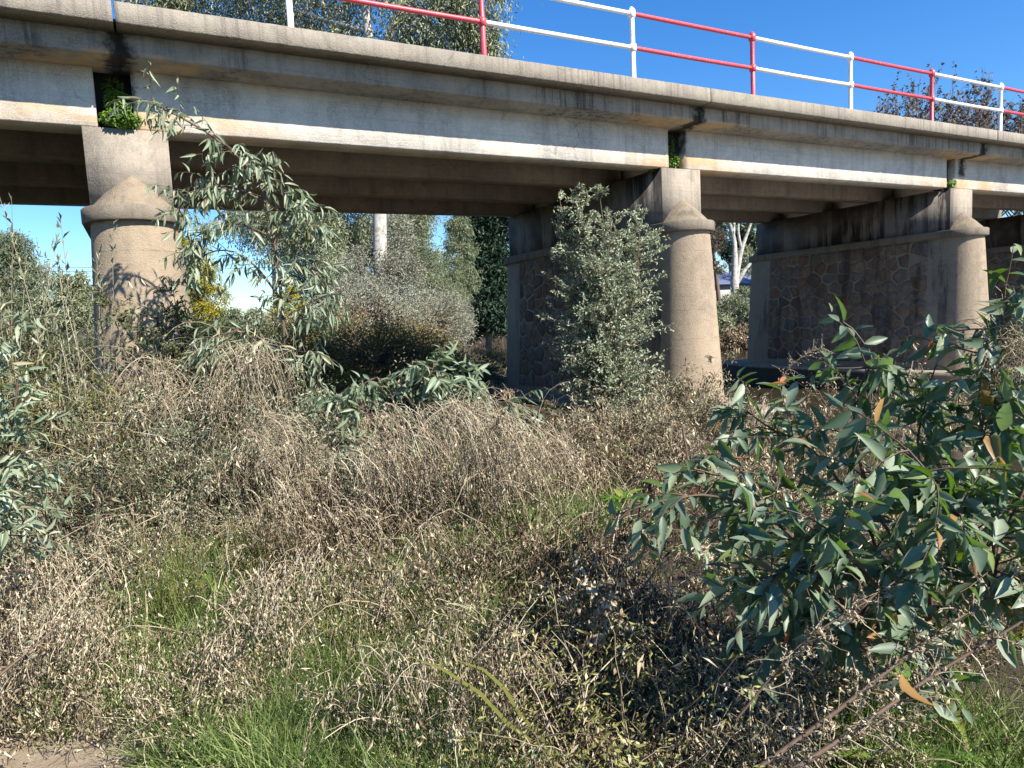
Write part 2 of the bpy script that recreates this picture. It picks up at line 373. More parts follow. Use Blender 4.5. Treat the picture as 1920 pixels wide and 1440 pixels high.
# ------------------------------------------------------------------ terrain
def vnoise(x, y, s, seed=0):
    x = np.asarray(x) / s; y = np.asarray(y) / s
    return (np.sin(1.7 * x + 2.3 * y + seed) + np.sin(-2.9 * x + 1.3 * y + 2 * seed + 1) + np.sin(4.1 * x + 3.7 * y + 3 * seed + 2) * .6 + np.sin(6.3 * x - 5.1 * y + seed) * .4) / 3
def gz(x, y):
    x = np.asarray(x, dtype=float); y = np.asarray(y, dtype=float)
    bx = 8.0 - 2.1 * (1 - sstep(-2.4, -1.2, y)) + 0.36 * np.maximum(0, y - 3) - 1.0 * sstep(0.5, 3.0, y) * (1 - sstep(6, 9, y)) + 0.5 * np.sin(y * .35)
    near = sstep(-1.3, 1.2, x - bx)                       # 0 land, 1 river
    fx = 27.0 + 0.09 * np.maximum(0, y - 19) - 0.25 * np.maximum(0, y - 48) + 0.6 * np.sin(y * .3)
    far = sstep(-1.5, 2.0, x - fx) * sstep(-60, -20, y)
    far = np.maximum(far, sstep(54, 60, y + 0.1 * x) * sstep(8, 20, x))
    z = -1.68 - 0.95 * near * (1 - far) + 1.1 * far * near
    z = z + 0.05 * vnoise(x, y, 1.4, 1) + 0.09 * vnoise(x, y, 5, 2)
    hill = sstep(250, 900, np.hypot(x, y)); z = z + hill * (24 + 12 * vnoise(x, y, 260, 4))
    return z
def axis(a, b, st, far):
    c = np.arange(a, b, st); o = []; s = st; v = b
    while v < far: o.append(v); s *= 1.35; v += s
    o.append(far); o2 = []; s = st; v = a
    while v > -far: s *= 1.35; v -= s; o2.append(v)
    return np.concatenate([o2[::-1], c, o])
gx = axis(-6, 34, 0.28, 4000); gy = axis(-10, 40, 0.28, 4000)
GX, GY = np.meshgrid(gx, gy, indexing='ij'); GZ = gz(GX, GY)
nx, ny = GX.shape; idx = np.arange(nx * ny).reshape(nx, ny)
Fq = np.stack([idx[:-1, :-1], idx[1:, :-1], idx[1:, 1:], idx[:-1, 1:]], -1).reshape(-1, 4)
m = NT("soil"); P = m.pos(); n1 = m.noise(P, 0.6, 5, .7); n2 = m.noise(P, 9, 6, .75); n3 = m.noise(P, 60, 4, .8)
c = m.mix(m.rng(n1, .35, .65), (0.05, 0.038, 0.026), (0.075, 0.058, 0.038)); c = m.mix(m.rng(n2, .45, .7, 0, .7), c, (0.04, 0.03, 0.02))
c = m.mix(m.rng(n3, .55, .75, 0, .6), c, (0.26, 0.21, 0.15)); c = m.mix(m.rng(m.noise(P, .25, 4), .5, .65, 0, .5), c, (0.11, 0.12, 0.045))
M['soil'] = m.done(m.princ(c, .95, .15, m.bump(m.math('ADD', n2, m.math('MULTIPLY', n3, .4)), .8, .05)))
mk("ground", np.stack([GX, GY, GZ], -1).reshape(-1, 3), [Fq], M['soil'], smooth=True, kind='structure')
m = NT("sand"); P = m.pos(); n2 = m.noise(P, 12, 6, .75); n3 = m.noise(P, 90, 4, .8)
c = m.mix(m.rng(n2, .4, .65), (0.34, 0.27, 0.185), (0.25, 0.195, 0.135)); c = m.mix(m.rng(n3, .5, .7, 0, .6), c, (0.44, 0.37, 0.27))
M['sand'] = m.done(m.princ(c, .95, .15, m.bump(m.math('ADD', n2, m.math('MULTIPLY', n3, .5)), .7, .03)))
# bare sandy patch by the photographer's feet
sa = np.linspace(0, 2 * np.pi, 40, endpoint=False); rr = np.linspace(0.05, 1, 8)
sx = -0.52 + np.outer(rr, np.cos(sa) * (.75 + .12 * np.sin(3 * sa))); sy = -5.05 + np.outer(rr, np.sin(sa) * (.62 + .1 * np.cos(2 * sa + 1)))
sz = gz(sx, sy) + .004 + .03 * (1 - rr[:, None] ** 2)
si = np.arange(320).reshape(8, 40); sq = np.stack([si[:-1], np.roll(si[:-1], -1, 1), np.roll(si[1:], -1, 1), si[1:]], -1).reshape(-1, 4)
mk("sand_patch", np.stack([sx, sy, sz], -1).reshape(-1, 3), [sq], M['sand'], smooth=True, kind='structure')
m = NT("river_water"); P = m.pos(); nb = m.noise(m.map(P, (1, 1.6, 1)), 2.4, 2, .45, .4); nb2 = m.noise(P, 9, 2, .5)
M['water'] = m.done(m.princ((0.045, 0.036, 0.02), .03, .5, m.bump(m.math('ADD', nb, m.math('MULTIPLY', nb2, .15)), .10, .05), IOR=2.0))
wx = np.array([5.0, 12, 20, 30, 45, 60]); wy = np.array([-40.0, -10, 10, 30, 50, 75])
WX, WY = np.meshgrid(wx, wy, indexing='ij'); wi = np.arange(36).reshape(6, 6)
mk("river", np.stack([WX, WY, np.full_like(WX, -2.14)], -1).reshape(-1, 3),
   [np.stack([wi[:-1, :-1], wi[1:, :-1], wi[1:, 1:], wi[:-1, 1:]], -1).reshape(-1, 4)], M['water'], kind='structure')

# ------------------------------------------------------------------ bridge piers
L_ = 8.0; YN, YB = 0.705, 6.05
def stadium(x0, r, z, n=18, hw=None):
    """ring of a pier plan: straight sides, round noses"""
    a = np.linspace(0, np.pi, n)
    front = np.stack([x0 - r * np.cos(a), YN - r * np.sin(a)], -1)
    back = np.stack([x0 + r * np.cos(a), YB + r * np.sin(a)], -1)
    p = np.concatenate([front, back]); return np.concatenate([p, np.full((len(p), 1), z)], 1)
def loft(rings, cap=True):
    n = len(rings[0]); V = np.concatenate(rings); F = []
    for k in range(len(rings) - 1):
        a = np.arange(n) + k * n; b = np.roll(np.arange(n), -1) + k * n
        F.append(np.stack([a, b, b + n, a + n], -1))
    return V, F
def ngon_top(acc, ring, up=True, tint=.5):
    c = ring.mean(0); V = np.vstack([ring, c]); n = len(ring); i = np.arange(n); j = np.roll(i, -1)
    acc.add(V, [np.stack([i, j, np.full(n, n)], -1) if up else np.stack([j, i, np.full(n, n)], -1)], tint)
def voronoi_cells(y0, y1, z0, z1, cell, seed):
    r2 = np.random.default_rng(seed); pts = []
    ny_, nz_ = int((y1 - y0) / cell), int((z1 - z0) / (cell * .72))
    for j in range(nz_):
        for i in range(ny_):
            pts.append((y0 + (i + .5 + (j % 2) * .35 + r2.uniform(-.36, .36)) * (y1 - y0) / ny_, z0 + (j + .5 + r2.uniform(-.32, .32)) * (z1 - z0) / nz_))
    pts = np.array(pts); cells = []
    for k, p in enumerate(pts):
        poly = [(y0, z0), (y1, z0), (y1, z1), (y0, z1)]
        d_ = np.hypot(*(pts - p).T); order = np.argsort(d_)[1:15]
        for o in order:
            q = pts[o]; mid = (p + q) / 2; nn = (q - p) / np.linalg.norm(q - p); mid = mid - nn * random.uniform(.010, .022)
            out = []
            for a, b in zip(poly, poly[1:] + poly[:1]):
                da = (a[0] - mid[0]) * nn[0] + (a[1] - mid[1]) * nn[1]; db = (b[0] - mid[0]) * nn[0] + (b[1] - mid[1]) * nn[1]
                if da <= 0: out.append(a)
                if da * db < 0:
                    t = da / (da - db); out.append((a[0] + t * (b[0] - a[0]), a[1] + t * (b[1] - a[1])))
            poly = out
            if len(poly) < 3: break
        if len(poly) >= 3: cells.append(np.array(poly))
    return cells
def rad(z): return np.interp(z, [-1.65, 1.27], [0.61, 0.43])
def make_pier(i, label, stones, seed):
    x0 = i * L_
    t = thing("bridge_pier", label, "bridge pier", (x0, YN, -1.65), "piers of the bridge")
    zs = np.linspace(-1.66, 1.262, 9); rings = [stadium(x0, float(rad(z)), z) for z in zs]
    V, F = loft(rings); n = len(rings[0])
    mi = np.tile(np.where((np.arange(n) == 17) | (np.arange(n) == n - 1), 1, 0), len(zs) - 1)
    o = mk("pier_shaft", V, F, [M['render'], M['shaft']], t, None, False, mi)
    a = Acc(); R = [stadium(x0, .500, 1.252), stadium(x0, .510, 1.265), stadium(x0, .510, 1.397), stadium(x0, .497, 1.411)]
    V, F = loft(R); a.add(V, F); ngon_top(a, R[-1]); ngon_top(a, R[0], False); a.make("cap_band", M['ring'], t)
    V, F = box(x0 - .413, x0 + .413, YN, YB, 1.408, 2.3)
    V[:, :] += rng.normal(size=V.shape) * .003
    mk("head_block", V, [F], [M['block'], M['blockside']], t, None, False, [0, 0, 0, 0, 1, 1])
    for sgn, yy in ((-1, YN), (1, YB)):
        a = Acc(); an = np.linspace(0, np.pi, 15); prev = None; R = []
        for k, (rr_, zz) in enumerate([(.420, 1.409), (.400, 1.445), (.27, 1.585), (.14, 1.70), (.06, 1.765), (.01, 1.79)]):
            R.append(np.stack([x0 + rr_ * np.cos(an), yy + sgn * rr_ * np.sin(an), np.full(15, zz)], -1))
        V = np.concatenate(R); F = []
        for k in range(5):
            q = np.arange(14) + 15 * k; F.append(np.stack([q, q + 1, q + 16, q + 15], -1))
        mk("cap_cone", V, F, M['cap'], t, smooth=True)
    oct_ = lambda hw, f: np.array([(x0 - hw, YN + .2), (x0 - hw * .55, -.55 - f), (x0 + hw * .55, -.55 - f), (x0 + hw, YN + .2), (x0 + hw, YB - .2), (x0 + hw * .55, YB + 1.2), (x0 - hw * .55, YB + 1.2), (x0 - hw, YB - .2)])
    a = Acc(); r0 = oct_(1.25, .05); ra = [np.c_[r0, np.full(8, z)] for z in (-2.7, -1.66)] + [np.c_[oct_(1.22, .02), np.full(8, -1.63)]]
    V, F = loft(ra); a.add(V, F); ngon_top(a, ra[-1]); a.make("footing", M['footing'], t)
    if stones:
        for c in voronoi_cells(1.15, 5.55, -1.5, 1.235, .36, seed):
            k = len(c); ctr = c.mean(0)
            if k < 4: continue
            # round the corners a little, then raise an uneven face
            cc = []
            for q in range(k):
                pa, pb, pc = c[q - 1], c[q], c[(q + 1) % k]
                e1, e2 = random.uniform(.06, .2), random.uniform(.06, .2); cc += [pb + (pa - pb) * e1, pb + (pc - pb) * e2]
            cc = np.array(cc); k = len(cc); pr = random.uniform(.010, .038)
            sc = random.uniform(.90, .99); cc = ctr + (cc - ctr) * sc
            inner = ctr + (cc - ctr) * random.uniform(.70, .85)
            def xw(zz, out): return x0 - rad(zz) - out
            V = [(xw(q[1], -.02), q[0], q[1]) for q in cc] + [(xw(q[1], pr * .6), q[0], q[1]) for q in cc] + [(xw(q[1], pr + random.uniform(-.006, .006)), q[0], q[1]) for q in inner] + [(xw(ctr[1], pr + random.uniform(-.004, .012)), ctr[0], ctr[1])]
            ii = np.arange(k); jj = np.roll(ii, -1)
            Q = np.concatenate([np.stack([ii, jj, jj + k, ii + k], -1), np.stack([ii + k, jj + k, jj + 2 * k, ii + 2 * k], -1)])
            T = np.stack([ii + 2 * k, jj + 2 * k, np.full(k, 3 * k)], -1)
            mk("stone", V, [Q, T], M['stone'], t)
    return t
make_pier(0, "round-nosed bridge pier dappled with leaf shadows behind the drooping sapling", False, 1)
make_pier(1, "round-nosed bridge pier with the tall grey-green shrub standing against its side", True, 5)
make_pier(2, "round-nosed bridge pier whose whole rubble stone side shows above the bank", True, 9)
make_pier(3, "farthest pier, a dark wall mostly hidden behind the next pier at the photo's edge", True, 13)

# ------------------------------------------------------------------ deck spans
GY_ = [.705, 2.28, 3.9, 5.55]; GWD = .37
def rough_strip(x0, x1, y0, y1, z0, z1, n, amp, seed):
    """a beam cut in n lengths, its lower front arris chipped"""
    r3 = np.random.default_rng(seed); xs = np.linspace(x0, x1, n + 1); V = []
    for x in xs:
        ch = abs(r3.normal()) * amp; c2 = abs(r3.normal()) * amp * .7
        V += [(x, y0, z0 + .012 + ch), (x, y0 + .012 + ch * .6, z0), (x, y1, z0), (x, y1, z1), (x, y0 + .012 + c2, z1), (x, y0, z1 - .012 - c2)]
    V = np.array(V); F = []
    for k in range(n):
        b = 6 * k; q = np.arange(6); F.append(np.stack([b + q, b + 6 + q, b + 6 + (q + 1) % 6, b + (q + 1) % 6], -1))
    e = 6 * n
    return V, F + [np.array([(0, 1, 2, 3), (0, 3, 4, 5)]), np.array([(e + 3, e + 2, e + 1, e), (e + 5, e + 4, e + 3, e)])]
def make_span(i, label):
    xa, xb = i * L_ + .012, (i + 1) * L_ - .012
    ga = i * L_ + .10 - (.35 if i == 2 else 0); gb = (i + 1) * L_ - .26 - (.30 if i == 1 else 0)
    if i == -1: xa = -8.4
    if i == 3: xb = 33.0
    t = thing("bridge_span", label, "bridge span", ((xa + xb) / 2, 0, 2.3), "deck spans of the bridge")
    V, F = rough_strip(xa, xb, 0, .265, 3.156, 3.369, 160, .006, 40 + i); mk("coping", V, F, M['coping'], t)
    V, F = rough_strip(xa, xb, 6.1, 6.37, 3.156, 3.369, 40, .004, 50 + i); mk("coping", V, F, M['coping'], t)
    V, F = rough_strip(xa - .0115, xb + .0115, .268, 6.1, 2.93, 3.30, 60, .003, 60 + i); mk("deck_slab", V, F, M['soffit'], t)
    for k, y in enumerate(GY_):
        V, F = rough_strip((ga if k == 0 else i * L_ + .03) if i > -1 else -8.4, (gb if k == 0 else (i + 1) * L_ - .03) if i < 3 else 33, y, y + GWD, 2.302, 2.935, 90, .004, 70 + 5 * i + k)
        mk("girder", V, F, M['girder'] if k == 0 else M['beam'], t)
    if i < 3:
        V, F = box(xb - .02, xb + .04, .30, 6.0, 2.95, 3.28); mk("joint_filler", V, [F], M['black'], t)
    V, F = box(gb + .002, gb + .36 - .002, .86, 1.07, 2.31, 2.928)
    if i < 3: mk("diaphragm", V, [F], M['black'], t)
    return t
make_span(-1, "concrete deck span cut by the photo's edge, left of the ivy in the joint")
make_span(0, "longest looking concrete deck span, between the ivy joint and the pier by the tall shrub")
make_span(1, "concrete deck span over the gap where the white-barked tree shows")
make_span(2, "concrete deck span beyond the pier with the full rubble side, cut by the edge")
# ------------------------------------------------------------------ railing
rl = thing("bridge_railing", "two-rail pipe railing painted in alternating red and white bays along the bridge edge", "railing", (8, .2, 3.37))
def revolve(prof, cx, cy, n=12):
    a = np.arange(n) * 2 * np.pi / n; V = np.concatenate([np.stack([cx + r * np.cos(a), cy + r * np.sin(a), np.full(n, z)], -1) for r, z in prof]); F = []
    for k in range(len(prof) - 1):
        q = np.arange(n) + k * n; w = np.roll(np.arange(n), -1) + k * n; F.append(np.stack([q, w, w + n, q + n], -1))
    return V, F
def pipe_x(xa, xb, y, z, r, n=10):
    a = np.arange(n) * 2 * np.pi / n; V = np.concatenate([np.stack([np.full(n, x), y + r * np.cos(a), z + r * np.sin(a)], -1) for x in np.linspace(xa, xb, 6)]); F = []
    for k in range(5):
        q = np.arange(n) + k * n; w = np.roll(np.arange(n), -1) + k * n; F.append(np.stack([q, q + n, w + n, w], -1))
    V[:, 2] += np.repeat(np.array([0, -.004, -.006, -.006, -.004, 0]), n) * random.uniform(0, 1.2)
    return V, F
PS, PX = 2.4531, 1.774
for k in range(-4, 13):
    x = PX + PS * k
    pm = M['white'] if k % 2 == 0 else M['red']; rm = M['red'] if k % 2 == 0 else M['white']
    V, F = revolve([(.047, 3.301), (.047, 3.375), (.037, 3.385), (.036, 4.30)], x, .2); po = mk("post", V, F, pm, rl, smooth=True)
    V, F = revolve([(.036, 3.805), (.054, 3.815), (.056, 3.86), (.054, 3.905), (.036, 3.915)], x, .2); mk("collar", V, F, pm, po, smooth=True)
    V, F = revolve([(.036, 4.275), (.055, 4.29), (.060, 4.34), (.055, 4.385), (.035, 4.41), (.02, 4.43), (.004, 4.437)], x, .2); mk("finial", V, F, pm, po, smooth=True)
    for z in (3.861, 4.340):
        V, F = pipe_x(x + .05, x + PS - .05, .2, z, .031); mk("rail", V, F, rm, rl, smooth=True)

# ------------------------------------------------------------------ trees of the far side
def trunk_tube(acc, pts, r0, r1, sides=9, k=10):
    pts = np.array(pts, dtype=float); n = len(pts); u = np.linspace(0, n - 1, k); i = np.clip(u.astype(int), 0, n - 2); f = (u - i)[:, None]
    p0 = pts[np.clip(i - 1, 0, n - 1)]; p1 = pts[i]; p2 = pts[i + 1]; p3 = pts[np.clip(i + 2, 0, n - 1)]
    P = .5 * (2 * p1 + (p2 - p0) * f + (2 * p0 - 5 * p1 + 4 * p2 - p3) * f ** 2 + (3 * p1 - p0 - 3 * p2 + p3) * f ** 3)
    V, F, t = tubes(P[None], np.linspace(r0, r1, k)[None] * (1 + rng.normal(size=(1, k)) * .04), sides); acc.add(V, F, t)
    return P
def crown_leaves(acc, wood, blobs, L, Wd, per, sub, hang=0.5, tw=True, tint_sp=.22, flat=1.0, spread=.34):
    blobs = [(c, r, int(n * 1.8)) for (c, r, n) in blobs]
    """leaf sprays scattered in the crown volume: sub-clusters of twigs with leaves"""
    for (c, r, n) in blobs:
        c = np.asarray(c, dtype=float); r = np.broadcast_to(np.asarray(r, dtype=float), (3,))
        k = max(3, n // per)
        q = rdir(k) * (U(.25, 1, k) ** .45)[:, None]; C0 = c + q * r
        ctint = U(.25, .75, k)
        if tw and wood is not None:
            st = c + (C0 - c) * .25; PP = np.stack([st, (st + C0) / 2 + rng.normal(size=(k, 3)) * .06 * r, C0], 1)
            V, F, t = tubes(PP, np.tile(np.array([.012, .008, .004]) * float(r.mean()), (k, 1)), 3); wood.add(V, F, t)
        m_ = per
        sp = (float(r.mean()) * spread * U(.6, 1.3, k)).repeat(m_)[:, None]
        P = C0.repeat(m_, 0) + rng.normal(size=(k * m_, 3)) * sp * np.array([1, 1, flat]) * .6
        D = rdir(k * m_) + nrm(P - C0.repeat(m_, 0)) * .6 - np.array([0, 0, hang])
        leaves(acc, P, D, rdir(k * m_), L * U(.6, 1.3, k * m_), Wd * U(.7, 1.2, k * m_), np.clip(ctint.repeat(m_) + rng.normal(size=k * m_) * tint_sp, 0, 1))
def tree(name, label, cat, base, trunk, limbs, blobs, bark, leafm, L, Wd, per=60, hang=.5, r0=.3, r1=.1, group=None, spread=.34, flat=1.0):
    base = np.array([base[0], base[1], float(gz(base[0], base[1])) - .1])
    t = thing(name, label, cat, base, group); a = Acc()
    if trunk is not None:
        trunk_tube(a, [base] + list(trunk), r0, r1); a.make("trunk", bark, t, True)
    w = Acc()
    for (pts, ra, rb) in limbs:
        wl = Acc(); trunk_tube(wl, pts, ra, rb, 7, 8); wl.make("limb", bark, t, True)
    lv = Acc(); crown_leaves(lv, w, blobs, L, Wd, per, None, hang, spread=spread, flat=flat)
    w.make("branches", bark, t, kind='stuff')
    lv.make("crown", leafm, t, kind='stuff')
    return t
A = np.array
def bl(px, py, dep, rpx, n, sq=(1, 1, 1)):
    c = dp(px, py, dep); r = rpx * dep / FPX; return (c, A(sq) * r, n)

# tall gum behind the bridge
def gum():
    D = 30.0
    b = dp(712, 640, D); tp = dp(712, 400, D); fk = dp(706, 150, D)
    ll = [dp(690, 60, D), dp(672, -120, D + 1), dp(640, -300, D + 1.5)]; lr = [dp(728, 70, D - .5), dp(770, -20, D - 1), dp(850, -130, D - 1.5)]
    bb = [bl(600, 30, D + 2, 90, 2600), bl(480, 0, D + 3, 100, 2600), bl(360, -40, D + 2, 90, 2000), bl(290, -20, D + 1, 70, 1500), bl(820, 50, D - 1, 85, 2600), bl(890, -10, D - 1.5, 75, 2000), bl(730, -90, D, 140, 2600),
          bl(560, -150, D, 150, 2200), bl(880, -150, D, 110, 1800), bl(640, 110, D + 1, 60, 1500), bl(900, 80, D - 1, 45, 1300), bl(330, 20, D + 2, 40, 900), bl(780, 110, D, 60, 1400), bl(560, 90, D + 2, 60, 1300)]
    tree("gum_tree", "very tall gum tree with a thick pale trunk, its crown rising above the bridge railing", "tree", b[:2], [dp(713, 560, D), tp, dp(708, 280, D), fk],
         [([fk] + ll, .28, .06), ([fk] + lr, .26, .06), ([dp(730, 60, D), dp(800, 20, D), dp(880, 40, D - 1)], .10, .03), ([dp(690, 60, D), dp(580, 30, D + 1), dp(480, 0, D + 2)], .12, .03)], bb, M['bark_white'], M['crown'], .23, .055, 45, 1.1, .34, .27, spread=.42)
gum()
D2 = 34
tree("gum_tree", "dark leafy gum tree left of the thick pale trunk, seen under the deck", "tree", dp(610, 640, 31)[:2], [dp(600, 520, 31), dp(590, 430, 31), dp(575, 340, 31)],
     [], [bl(590, 440, 31, 56, 3200), bl(640, 470, 32, 50, 2600), bl(540, 400, 31, 66, 2600), bl(655, 410, 33, 60, 2600), bl(600, 370, 31, 60, 1600), bl(630, 530, 30, 45, 1900), bl(470, 400, 31, 50, 1300), bl(690, 450, 34, 40, 1400)], M['bark'], M['crown'], .17, .042, 45, .8, .16, .06)
tree("conifer", "dense blue-green evergreen tree beyond the river, tallest dark shape left of the stone pier", "tree", dp(915, 640, 58)[:2], [dp(915, 500, 58), dp(915, 380, 58)],
     [], [bl(910, 560, 58, 38, 2600), bl(920, 500, 58, 44, 3200), bl(905, 440, 58, 42, 3000), bl(925, 400, 58, 44, 2600), bl(880, 430, 59, 28, 1300), bl(935, 600, 57, 30, 1500), bl(890, 600, 58, 30, 1300), bl(905, 340, 58, 40, 1500)],
     M['bark'], M['crown_dark'], .42, .16, 50, .3, .3, .1)
def shrub(label, px, py, dep, blobs, mat, L, Wd, per=70, hang=.1, name="shrub", r0=.05, cat="shrub", group=None, bark=None, spread=.24):
    b = dp(px, py, dep); top = blobs[0][0]
    return tree(name, label, cat, b[:2], [(A([b[0], b[1], float(gz(b[0], b[1]))]) + top) / 2, top], [], blobs, bark or M['twig'], mat, L, Wd, per, hang, r0, r0 * .4, group, spread)
tree("gum_tree", "airy pale gum tree behind the drooping sapling, top hidden by the deck", "tree", dp(520, 640, 36)[:2], [dp(515, 540, 36), dp(510, 440, 36), dp(500, 330, 36)],
     [], [bl(520, 450, 36, 50, 1500), bl(470, 420, 36, 46, 1200), bl(560, 480, 36, 44, 1300), bl(500, 380, 36, 50, 1000), bl(585, 540, 35, 36, 1000)], M['bark_white'], M['crown'], .19, .04, 45, .9, .14, .06, spread=.4)
tree("gum_tree", "airy pale gum tree right of the thick pale trunk, its top hidden by the deck", "tree", dp(800, 640, 46)[:2], [dp(798, 540, 46), dp(795, 440, 46), dp(790, 330, 46)],
     [], [bl(770, 430, 46, 36, 1300), bl(740, 470, 46, 34, 1300), bl(800, 500, 46, 36, 1300), bl(780, 390, 46, 40, 1100), bl(850, 540, 45, 30, 1000)], M['bark_white'], M['crown'], .25, .055, 45, .9, .16, .07, spread=.4)
shrub("grey-green treeline bush far behind the yellow wattle, low on the skyline", 470, 640, 60, [bl(430, 600, 60, 24, 1200), bl(480, 605, 60, 24, 1200), bl(530, 600, 60, 24, 1200), bl(390, 595, 60, 24, 1000)], M['crown'], .3, .09)
shrub("silvery grey shrub under the deck, right of the dark gum foliage", 660, 640, 25, [bl(650, 560, 25, 48, 2600), bl(620, 590, 25, 38, 1500), bl(690, 580, 24, 42, 1800), bl(655, 510, 26, 34, 1100)], M['crown_silver'], .13, .03)
shrub("silvery wispy young tree under the deck, just right of the thick pale trunk", 760, 640, 30, [bl(745, 520, 30, 50, 2600), bl(680, 500, 30, 40, 1500), bl(740, 440, 31, 45, 1700), bl(790, 590, 29, 40, 1600), bl(740, 600, 28, 40, 1700)], M['crown_silver'], .15, .035, 35, .5, "young_tree", .07, "tree")
shrub("yellow-green wispy young tree with thin dark stem, middle of the gap under the deck", 790, 630, 38, [bl(790, 500, 38, 44, 1900), bl(770, 440, 38, 38, 1500), bl(815, 550, 37, 42, 1900), bl(770, 400, 38, 44, 1500), bl(740, 500, 39, 40, 1500), bl(850, 500, 39, 24, 700)], M['crown_yellow'] if False else M['crown_pale'], .17, .035, 30, .8, "young_tree", .09, "tree")
shrub("weeping yellow-green tree hanging in front of the dark evergreen", 868, 620, 42, [bl(862, 470, 42, 32, 1200), bl(872, 520, 42, 28, 1100), bl(850, 560, 41, 30, 1200), bl(860, 430, 42, 26, 800)], M['crown_pale'], .22, .04, 35, 1.3, "weeping_tree", .09, "tree")
shrub("grey bush overhanging the water under the deck, beside the stone pier", 850, 640, 34, [bl(840, 600, 34, 36, 1700), bl(870, 610, 35, 26, 1000), bl(815, 620, 33, 30, 1300)], M['crown_silver'], .15, .035)
shrub("sunlit reddish bush at the water's edge under the deck", 828, 665, 28, [bl(825, 650, 28, 24, 1100), bl(850, 655, 29, 18, 700), bl(800, 640, 28, 24, 1000)], M['crown_rust'], .10, .03)
shrub("grey-green bank bush on the far shore left of the stone pier", 940, 625, 62, [bl(945, 590, 62, 26, 1400), bl(925, 612, 61, 20, 900), bl(950, 540, 62, 20, 900)], M['crown'], .30, .08)
# rusty bramble half in the bridge's shade
shrub("grey-green leafy thicket behind the dark brambles under the deck", 690, 660, 20, [(A([6.8, 14.5, .1]), A([1.9, 1.2, 1.3]), 3000), (A([9.6, 16.5, .0]), A([2.0, 1.3, 1.3]), 2800), (A([4.2, 14.0, -.2]), A([1.6, 1.2, 1.1]), 2200), (A([11.2, 20.0, .2]), A([1.6, 1.3, 1.4]), 1800)], M['crown_silver'], .10, .03, 40, .3)
shrub("rusty bramble thicket in the bridge's shadow, its crest catching the sun", 690, 690, 15.5, [(A([4.9, 8.3, -.75]), A([1.5, 1.6, .85]), 4200), (A([6.3, 9.3, -.9]), A([1.2, 1.2, .7]), 2600), (A([3.4, 9.3, -.75]), A([1.2, 1.4, .75]), 2800), (A([5.0, 11.2, -.55]), A([1.6, 1.1, .95]), 2600), (A([7.2, 12.0, -.75]), A([1.5, 1.1, .85]), 2200)],
      M['crown_rust'], .075, .032, 40, .1, "bramble", .03, "bramble", spread=.2)
shrub("low dark bramble under the deck beside the stone pier's footing", 880, 700, 15, [(A([7.9, 8.7, -1.35]), A([1.1, 1.4, .55]), 2400), (A([6.4, 7.0, -1.45]), A([1.0, 1.2, .5]), 2000)], M['darkshrub'], .07, .03, 40, .1, "bramble", .03, "bramble")
# left bay
shrub("pale feathery willow tree far left below the deck", 20, 640, 25, [bl(20, 520, 25, 62, 3600), bl(-50, 560, 25, 70, 2400), bl(45, 590, 24, 45, 2000), bl(20, 470, 25, 36, 1500), bl(-40, 480, 25, 50, 1300)], M['crown_pale'], .16, .024, 40, .5, "willow_tree", .1, "tree")
shrub("round grey-green bush between the willow and the sunlit pier", 130, 640, 21, [bl(125, 570, 21, 48, 2600), bl(165, 590, 21, 36, 1600), bl(95, 600, 21, 36, 1500), bl(140, 540, 21, 32, 1200)], M['crown'], .11, .03)
shrub("yellow flowering wattle just right of the sunlit pier", 372, 640, 24, [bl(372, 500, 24, 34, 1900), bl(350, 560, 24, 38, 1700), bl(395, 560, 24, 34, 1500), bl(345, 460, 24, 16, 500), bl(380, 610, 24, 45, 1500)], M['crown_yellow'], .10, .035, 40, .1, "wattle_bush", .07, "shrub")
shrub("yellow flowering wattle seen through the drooping sapling's leaves", 545, 640, 27, [bl(545, 560, 27, 24, 1000), bl(560, 590, 27, 26, 1000), bl(525, 600, 27, 26, 900)], M['crown_yellow'], .11, .035, 40, .1, "wattle_bush", .06, "shrub")
shrub("dark green thicket low behind the drooping sapling", 450, 650, 19, [bl(430, 650, 19, 55, 2300), bl(500, 650, 19, 55, 2300), bl(570, 650, 19, 50, 2000), bl(370, 650, 19, 50, 1800)], M['darkshrub'], .10, .035)
shrub("dark thicket low behind the sunlit pier on its left", 60, 680, 17, [bl(60, 660, 17, 60, 2400), bl(140, 670, 17, 55, 2000), bl(-30, 660, 17, 60, 1500)], M['darkshrub'], .09, .03)
# between the second and third piers
def white_tree():
    D = 42.0; b = dp(1382, 560, D)
    tree("white_barked_tree", "white-barked forked tree in the gap between the two right-hand piers", "tree", b[:2], [dp(1378, 545, D), dp(1377, 520, D)],
         [([dp(1377, 525, D), dp(1378, 470, D), dp(1374, 440, D), dp(1362, 405, D), dp(1330, 370, D), dp(1300, 340, D)], .20, .04), ([dp(1380, 525, D), dp(1390, 470, D), dp(1404, 430, D), dp(1418, 390, D)], .17, .05), ([dp(1382, 530, D), dp(1398, 505, D), dp(1420, 480, D)], .16, .06),
          ([dp(1374, 440, D), dp(1376, 400, D), dp(1370, 360, D)], .13, .05), ([dp(1391, 468, D), dp(1384, 430, D), dp(1390, 380, D)], .10, .04)],
         [bl(1350, 400, D + 1, 36, 900), bl(1400, 400, D + 1, 34, 800), bl(1345, 450, D + 2, 20, 420), bl(1400, 490, D + 2, 24, 600), bl(1360, 340, D, 50, 900), bl(1410, 350, D, 40, 700)], M['bark_white'], M['crown'], .26, .06, 30, .4, .32, .22)
white_tree()
shrub("dark leaning trunk with twiggy reddish crown beside the sunlit column's edge", 1352, 600, 39, [bl(1335, 450, 39, 24, 500), bl(1345, 500, 39, 14, 260)], M['crown_brown'], .16, .05, 20, .2, "leaning_tree", .16, "tree")
